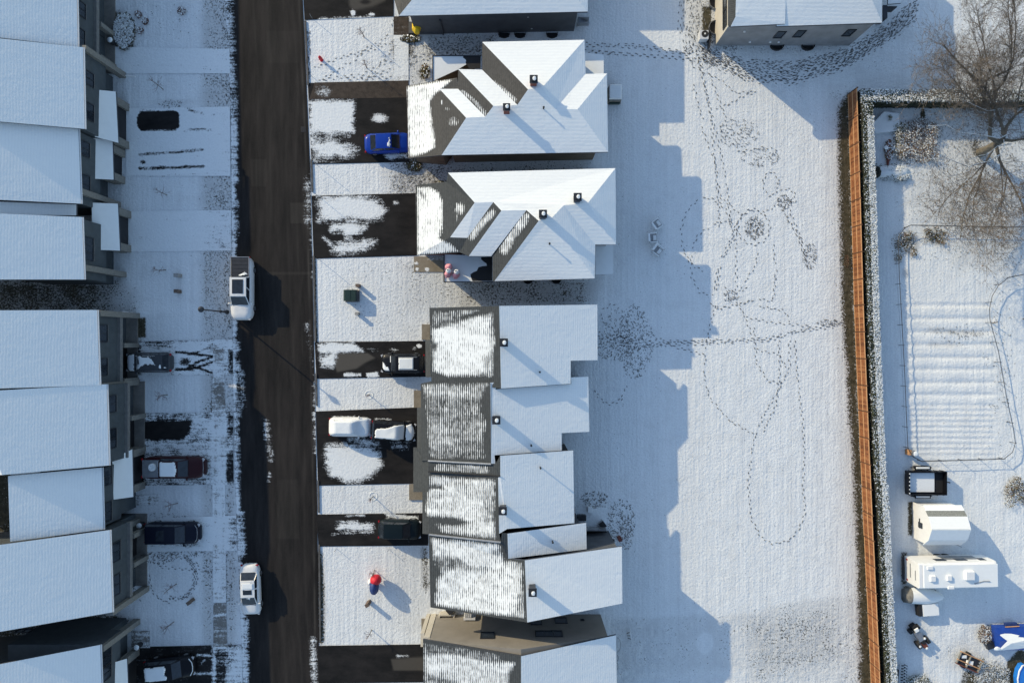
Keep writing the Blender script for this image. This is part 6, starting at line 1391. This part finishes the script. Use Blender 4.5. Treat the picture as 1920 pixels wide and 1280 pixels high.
m = MB(); m.box((-.35, .08, .35), (.22, .5, .7)); m.build('board', 'woodrail', t, local=True)
# raised bed in the corner
t = thing('raised_bed', 'snowy raised bed edged with pale boards in the hedge corner', 'garden bed', W(1660, 230, 0))
q = [(1657, 210), (1686, 214), (1688, 245), (1640, 250), (1632, 236)]; P_ = [tuple(W(x, y, .35)[:2]) for x, y in q]
m = MB(); m.prism(P_, 0, .35); m.build('soil_bed', 'snow', t)
for a, b_ in ((0, 1), (4, 0), (3, 4)):
    m = MB(); A_, B_ = Vector(P_[a]), Vector(P_[b_]); c = (A_ + B_) / 2; m.box((c.x, c.y, .24), ((B_ - A_).length, .08, .48), math.atan2(B_.y - A_.y, B_.x - A_.x)); m.build('edge_board', 'whitetrim', t)
bush('shrub', 'small olive tuft growing through the snowy raised bed', 'shrub', 1667, 222, 6, 7, .5, 150, ['leafolive'], .3, core=False)
t = thing('garden_log', 'brown driftwood log lying beside the olive shrub', 'log', W(1665, 290, 0)); m = MB(); m.tube([W(1668, 262, .3), W(1664, 278, .35), W(1666, 295, .3), W(1664, 310, .2)], [.12, .2, .16, .1], 7); m.build('log', 'rust', t); m = MB(); m.blob(tuple(W(1662, 277, .55)), (.22, .2, .1), 3); m.build('snow_cap', 'snow_soft', t)

# black dump trailer
def trailer_box():
    t = thing('dump_trailer', 'black high sided dump trailer with snow inside', 'trailer', W(1744, 904, 0)); z1 = 1.25; z0 = .55
    x0, y0 = W(1705, 884, z1).x, W(1705, 884, z1).y; x1, y1 = W(1776, 928, z1).x, W(1776, 928, z1).y
    cx, cy = (x0 + x1) / 2, (y0 + y1) / 2; lx, ly = x1 - x0, y0 - y1
    m = MB(); m.box((cx, cy, z0), (lx, ly, .08)); m.build('floor', 'darkmetal', t)
    for nm, c, d in (('side_wall', (cx, y0 - .03, (z0 + z1) / 2), (lx, .07, z1 - z0)), ('side_wall', (cx, y1 + .03, (z0 + z1) / 2), (lx, .07, z1 - z0)), ('tailgate', (x0 + .04, cy, (z0 + z1) / 2), (.08, ly - .14, z1 - z0)), ('front_wall', (x1 - .04, cy, (z0 + z1) / 2), (.08, ly - .14, z1 - z0))):
        m = MB(); m.box(c, d)
        if nm == 'side_wall':
            for k in range(6): m.box((x0 + lx * (k + .5) / 6, c[1] + (.05 if c[1] > cy else -.05), c[2]), (.06, .05, z1 - z0 - .02))
        m.build(nm, 'pblack', t)
    m = MB(); m.box((cx - .35, cy, z0 + .14), (lx * .70, ly * .84, .20), 0, .97); m.build('snow_bed', 'snow', t)
    m = MB(); m.box((x1 - .45, cy, z0 + .10), (.80, ly - .2, .09)); m.build('tarp', 'black', t)
    for k in range(6):
        m = MB(); m.box((x0 + .02, y0 - ly * (k + .5) / 6, z1 + .03), (.09, .10, .04)); m.build('snow_lump', 'snow_soft', t)
    for sy in (1, -1):
        m = MB(); m.box((cx - .2, cy + sy * (ly / 2 + .25), .72), (1.5, .34, .05)); m.add([], []); fd = m.build('fender', 'pblack', t)
        m = MB(); m.tube([(cx - .95, cy + sy * (ly / 2 + .25), .70), (cx - 1.2, cy + sy * (ly / 2 + .25), .45)], .05, 5); m.tube([(cx + .55, cy + sy * (ly / 2 + .25), .70), (cx + .8, cy + sy * (ly / 2 + .25), .45)], .05, 5); m.build('fender_end', 'pblack', fd)
        for sx in (-.5, .2):
            m = MB(); m.tube([(cx + sx, cy + sy * (ly / 2 + .14), .36), (cx + sx, cy + sy * (ly / 2 + .38), .36)], .35, 16); m.build('wheel', 'black', t)
        m = MB(); m.box((cx - .2, cy + sy * (ly / 2 + .27), .77), (1.3, .18, .04), 0, .9); m.build('snow_cap', 'snow_soft', t)
    m = MB(); m.tube([(x1, cy, .45), (x1 + .75, cy - .05, .42)], .05, 6); m.tube([(x1 + .6, cy - .05, .1), (x1 + .6, cy - .05, .7)], .05, 6); m.build('drawbar', 'darkmetal', t)
trailer_box()
# white gambrel shed
def shed():
    t = thing('garden_shed', 'white garden shed with a snowy gambrel roof and one bare grey strip', 'shed', W(1765, 985, 0))
    zE, zK, zR = 2.0, 2.9, 3.35     # eave, knee, ridge
    # west gable seen face on: survey points
    yb0, yb1 = W(0, 944, .1).y, W(0, 1004, .1).y; xw = W(1711, 0, .05).x; xe = W(1816, 0, zK).x
    N, So = (W(0, 950, 1.6).y, W(0, 1012, 1.7).y)
    cy = (N + So) / 2; hw_ = (N - So) / 2
    zE, zK, zR = 2.0, 2.7, 3.2; yy = lambda v: -v * S; N, yK, cy, yK2, So = yy(300.5), yy(314.5), yy(335), yy(356), yy(367)
    prof = [(N, .05), (N, zE), (yK, zK), (cy, zR), (yK2, zK), (So, zE), (So, .05)]
    n = len(prof); m = MB(); m.add([(xw, y, z) for y, z in prof] + [(xe - .15, y, z - .02) for y, z in prof], [tuple(range(n)), tuple(range(n, 2 * n))[::-1]] + [(i, n + i, n + (i + 1) % n, (i + 1) % n) for i in range(n)]); m.build('wall', 'white', t)
    def strip(a, b, mat, nm, th=.07):
        m = MB(); (y0, z0), (y1, z1) = a, b; no = Vector((0, z0 - z1, y1 - y0)).normalized()
        if no.z < 0: no = -no
        q = [(xw - .12, y0, z0), (xe, y0, z0), (xe, y1, z1), (xw - .12, y1, z1)]; up = [Vector(p) + no * th for p in q]
        m.add([Vector(p) + no * .01 for p in q] + up, [(3, 2, 1, 0), (4, 5, 6, 7), (0, 1, 5, 4), (1, 2, 6, 5), (2, 3, 7, 6), (3, 0, 4, 7)]); m.build(nm, mat, t)
    mid = (N + (yK - N) * .42, zE + (zK - zE) * .42)
    strip((N + .12, zE - .1), mid, 'snow_soft', 'lower_roof'); strip(mid, (yK, zK), 'shingle_grey', 'bare_roof_strip', .05)
    strip((yK, zK), (cy, zR), 'snow_soft', 'upper_roof'); strip((cy, zR), (yK2, zK), 'snow_soft', 'upper_roof'); strip((yK2, zK), (So - .1, zE - .12), 'snow_soft', 'lower_roof')
    m = MB(); m.box((xw - .02, cy + .05, 1.2), (.04, .9, .14)); m.box((xw - .03, cy - .1, 1.35), (.05, .52, .62)); m.build('window', 'glass', t)
    m = MB(); m.tube([(xe + .35, So - .5, .1), (xe + .35, So - .5, 1.4)], .03, 5); m.build('pole', 'metal', t)
shed()
# travel trailer
def caravan():
    b = W(1778, 1068, 1.3); t = thing('travel_trailer', 'long white travel trailer with roof vents parked south of the white shed', 'travel trailer', (b.x, b.y, 0), R(1.0))
    L_, w_, h_ = 7.35, 2.32, 2.9
    n = 14; m = MB(); xs = [-L_ / 2, -L_ / 2 + .02, -L_ / 2 + 1, 0, L_ / 2 - 1, L_ / 2 - .4, L_ / 2 - .15, L_ / 2 - .03, L_ / 2]; tp = [h_ - .08, h_ - .04, h_, h_ + .02, h_, h_ - .03, h_ - .12, h_ - .35, h_ - .9]
    for x, z in zip(xs, tp):
        for y, zz in ((-w_ / 2, .55), (-w_ / 2, z - .12), (-w_ / 2 + .1, z), (0, z + .03), (w_ / 2 - .1, z), (w_ / 2, z - .12), (w_ / 2, .55)): m.v.append((x, y, zz))
    k = 7
    for i in range(len(xs) - 1):
        for j in range(k): a, c = i * k + j, i * k + (j + 1) % k; m.f.append((a, a + k, c + k, c)); m.mi.append(0)
    m.f.append(tuple(range(k))); m.mi.append(0); m.f.append(tuple((len(xs) - 1) * k + j for j in range(k))[::-1]); m.mi.append(0)
    m.build('body', 'white', t, local=True)
    m = MB(); m.box((.1, 0, h_ + .045), (L_ - .5, w_ - .22, .05), 0, .985); m.build('snow_sheet', 'snow_soft', t, local=True)
    def rb(nm, x, y, dx, dy, dz, mat='white'):
        m = MB(); m.box((x, y, h_ + .06 + dz / 2), (dx, dy, dz), 0, .86); m.build(nm, mat, t, local=True)
    rb('roof_vent', -2.55, -.15, .5, .55, .22); rb('roof_vent', -1.05, -.12, .42, .5, .22); rb('air_conditioner', .78, .1, .85, .85, .34); rb('roof_hatch', -2.75, .82, .55, .32, .14); rb('awning_box', -.85, -1.05, .6, .24, .1)
    m = MB(); m.tube([(1.3, -.72, h_ + .09), (2.2, -.5, h_ + .09), (2.7, -.5, h_ + .14)], .04, 5); m.build('antenna', 'metal', t, local=True)
    for x, ww in ((-1.15, 1.0), (.75, 1.05), (2.7, .6)):
        m = MB(); m.box((x, w_ / 2 + .012, 1.9), (ww, .03, .62)); m.build('window', 'glass', t, local=True)
    m = MB(); m.box((.9, w_ / 2 + .006, 1.35), (3.2, .012, 1.1)); m.build('grey_graphic', 'metal', t, local=True)
    for y in (.95, -.95):
        m = MB(); m.box((-L_ / 2 - .01, y, .95), (.03, .14, .22)); m.build('tail_light', 'tail', t, local=True)
    m = MB(); m.box((-L_ / 2 - .01, .1, 1.5), (.03, 1.3, .12)); m.box((-L_ / 2 - .012, -.1, 2.3), (.03, .9, .10)); m.build('rear_marking', 'metal', t, local=True)
    m = MB(); m.box((-L_ / 2 - .12, 0, .5), (.2, 2.1, .12)); m.build('bumper', 'darkmetal', t, local=True)
    for x in (-.4, .35):
        for sy in (1, -1):
            m = MB(); m.tube([(x, sy * (w_ / 2 - .25), .34), (x, sy * (w_ / 2 - .02), .34)], .34, 16); m.build('wheel', 'black', t, local=True)
    m = MB(); m.tube([(L_ / 2, .4, .5), (L_ / 2 + .9, 0, .5), (L_ / 2, -.4, .5)], .05, 6); m.build('drawbar', 'darkmetal', t, local=True)
caravan()
# covered boat
b = W(1731, 1117, .6); t = thing('covered_boat', 'small boat under a snowy cover beside the travel trailer', 'boat', (b.x, b.y, 0), R(-2))
m = MB(); xs = [-1.85, -1.2, -.4, .4, 1.1, 1.7, 1.95]; ws = [.66, .76, .78, .74, .58, .30, .04]
for x, w_ in zip(xs, ws):
    for a in range(9):
        th = math.pi * a / 8; m.v.append((x, math.cos(th) * w_, .55 + math.sin(th) * .55 * (w_ / .78) ** .5))
    m.v.append((x, -w_ * .7, .2)); m.v.append((x, w_ * .7, .2))
k = 11
for i in range(len(xs) - 1):
    for j in range(k): a, c = i * k + j, i * k + (j + 1) % k; m.f.append((a, a + k, c + k, c)); m.mi.append(1 if i == 0 else 0)
m.f.append(tuple(range(k))); m.mi.append(1); m.f.append(tuple((len(xs) - 1) * k + j for j in range(k))[::-1]); m.mi.append(0)
m.build('cover', ['snow_soft', 'tarpgrey'], t, local=True, smooth=True)
m = MB(); m.box((0, 0, .12), (3.0, .9, .1)); m.build('trailer_frame', 'darkmetal', t, local=True)
for sy in (1, -1):
    m = MB(); m.tube([(-.3, sy * .6, .24), (-.3, sy * .76, .24)], .24, 12); m.build('wheel', 'black', t, local=True)
# snow topped cart
b = W(1740, 1142, .6); t = thing('utility_cart', 'small cart with a black end panel and snow on top, south of the covered boat', 'cart', (b.x, b.y, 0), R(5))
m = MB(); m.box((.12, 0, .48), (1.6, 1.15, .5)); m.build('bin', 'white', t, local=True); m = MB(); m.box((.16, 0, .77), (1.55, 1.12, .1), 0, .95); m.build('snow_cap', 'snow_soft', t, local=True)
m = MB(); m.box((-.82, .05, .5), (.34, 1.25, .62), 0, .9); m.build('end_panel', 'black', t, local=True)
for sy in (1, -1):
    m = MB(); m.tube([(.1, sy * .6, .22), (.1, sy * .74, .22)], .22, 12); m.build('wheel', 'black', t, local=True)
# lawn tractor
b = W(1723, 1192, .5); t = thing('lawn_tractor', 'old grey and brown garden tractor turned diagonally in the snow', 'tractor', (b.x, b.y, 0), R(-58))
m = MB(); m.box((-.1, 0, .55), (1.1, .62, .4), 0, .9); m.build('hood', 'metal', t, local=True)
m = MB(); m.box((-.95, .05, .45), (.55, .55, .6), 0, .8); m.build('engine_block', 'black', t, local=True); m = MB(); m.box((-.78, .05, .80), (.36, .42, .1), 0, .8); m.build('snow_cap', 'snow_soft', t, local=True)
m = MB(); m.box((.95, .02, .5), (.6, .45, .3), 0, .85); m.build('seat', 'rust', t, local=True)
m = MB(); m.lathe((.55, 0, .7), [(.2, 0), (.2, .03), (.16, .035)], 14); m.build('steering_wheel', 'black', t, local=True)
for x, y, r_ in ((.72, .48, .40), (.72, -.48, .40), (-.7, .42, .26), (-.7, -.42, .26)):
    m = MB(); m.tube([(x, y - .13, r_), (x, y + .13, r_)], r_, 16); m.build('wheel', 'black', t, local=True)
for x, y in ((.3, .28), (1.2, -.05), (.72, -.5)):
    m = MB(); m.blob((x, y, .78), (.12, .12, .06), 3, 8, 5); m.build('snow_lump', 'snow_soft', t, local=True)
# blue covered boat at the right edge
b = W(1902, 1196, .8); t = thing('blue_boat', 'boat under a blue tarpaulin half covered in snow at the right edge', 'boat', (b.x, b.y, 0), R(2))
m = MB(); m.add([(-1.75, -1.05, .2), (2.6, -1.1, .2), (2.6, 1.1, .2), (-1.75, 1.1, .2), (-1.75, -1.05, .85), (2.6, -1.1, .95), (2.6, 1.1, .95), (-1.75, 1.1, .85), (-1.6, 0, 1.25), (2.6, 0, 1.4)], [(3, 2, 1, 0), (0, 1, 5, 4), (1, 2, 6, 9, 5), (2, 3, 7, 6), (3, 0, 4, 8, 7), (4, 5, 9, 8), (8, 9, 6, 7)]); m.build('tarpaulin', 'bluetarp', t, local=True)
P2 = [(-1.5, -1.05), (-1.55, .55), (-1.1, .62), (-.5, .60), (.2, .45), (-.3, .36), (.5, .28), (.9, .05), (.3, .0), (1.0, -.25), (.6, -.4), (1.05, -.75), (.2, -.92)]
def tz(x, y): return (1.27 + (x + 1.6) * .036) - (abs(y) / 1.05) * .42 + .05
m = MB(); n = len(P2); m.add([(x, y, tz(x, y)) for x, y in P2] + [(-.7, -.2, tz(-.7, 0) + .03)], [(i, (i + 1) % n, n) for i in range(n)]); m.build('snow_cover', 'snow_soft', t, local=True)
m = MB(); m.box((-.15, 1.25, .55), (1.1, .3, .25)); m.build('side_float', 'navyfab', t, local=True); m = MB(); m.tube([(-.9, 1.15, .9), (.4, 1.2, .95)], .05, 5); m.build('trim_board', 'woodrail', t, local=True)
m = MB(); m.box((-2.1, -.75, .4), (.7, .6, .35), .3); m.build('outboard_motor', 'darkmetal', t, local=True); m = MB(); m.blob((-1.75, -.85, .95), (.3, .2, .08), 3, 10, 6); m.build('snow_lump', 'snow_soft', t, local=True)
for sy in (1, -1):
    m = MB(); m.tube([(.6, sy * .9, .28), (.6, sy * 1.1, .28)], .28, 12); m.build('wheel', 'black', t, local=True)
# bright blue boat bottom right
b = W(1926, 1278, .7); t = thing('rowing_boat', 'bright blue boat with a pale rim in the bottom right corner', 'boat', (b.x, b.y, 0), R(12))
m = MB(); prof = [(-.85, -1.4), (-.95, -.4), (-.85, .5), (-.55, 1.2), (-.15, 1.65), (.15, 1.65), (.9, .8), (1.1, -.4), (1.0, -1.4)]
m.prism(prof, .15, .7); m.build('hull', 'poolblue', t, local=True)
m = MB(); m.tube([(x, y, .74) for x, y in prof] + [(prof[0][0], prof[0][1], .74)], .07, 6); m.build('rim', 'white', t, local=True)
# rusty flat cart
b = W(1817, 1240, .5); t = thing('rusty_cart', 'rusty tilting cart frame with snow patches beside the grey green shrub', 'cart', (b.x, b.y, 0), R(-24))
m = MB(); m.box((0, 0, .42), (2.1, 1.15, .08)); m.build('deck', 'darkmetal', t, local=True)
for y in (-.6, .6, -.2):
    m = MB(); m.box((0, y, .55), (2.3, .07, .22)); m.build('side_rail', 'rust' if y < -.5 else 'woodrail', t, local=True)
for x in (-1.1, -.1, 1.1):
    m = MB(); m.box((x, 0, .56), (.07, 1.2, .16)); m.build('cross_bar', 'tarpgrey', t, local=True)
m = MB(); m.box((.1, -.1, .52), (.7, .5, .08), .2, .85); m.box((-.6, .25, .50), (.5, .3, .05), .4, .8); m.build('snow_patch', 'snow_soft', t, local=True)
m = MB(); m.tube([(1.1, .5, .6), (1.9, .7, 1.0), (1.5, .0, .6)], .035, 5); m.build('handle', 'tarpgrey', t, local=True)
for sy in (1, -1):
    m = MB(); m.tube([(-.2, sy * .62, .25), (-.2, sy * .78, .25)], .25, 12); m.build('wheel', 'black', t, local=True)
# trailer frame with crossbars at the bottom
b = W(1692, 1266, .4); t = thing('trailer_frame', 'narrow trailer frame with snow capped crossbars at the foot of the hedge', 'trailer', (b.x, b.y, 0), R(-3))
for x in (-.32, .18):
    m = MB(); m.box((x, -.2, .42), (.08, 2.6, .1)); m.build('rail', 'whitetrim' if x < 0 else 'darkmetal', t, local=True)
for k in range(9):
    m = MB(); m.box((.08, 1.0 - k * .28, .5), (.55, .09, .08)); cb = m.build('cross_bar', 'darkmetal', t, local=True); m = MB(); m.box((.12, 1.0 - k * .28, .56), (.26, .08, .04), 0, .8); m.build('snow_cap', 'snow_soft', cb, local=True)
m = MB(); m.box((-.62, .3, .3), (.35, .6, .4)); m.build('wheel', 'black', t, local=True)
# round hose / tyre marks etc
for px, py, lb in ((1860, 606, 'upper small dark stake standing in the snow at the right'), (1918, 598, 'brown wooden stake at the right edge')):
    b = W(px, py, 0); m = MB(); m.tube([b, b + Vector((.05, .1, .7))], .05, 5); m.build('garden_stake', 'bark', label=lb, category='stake')
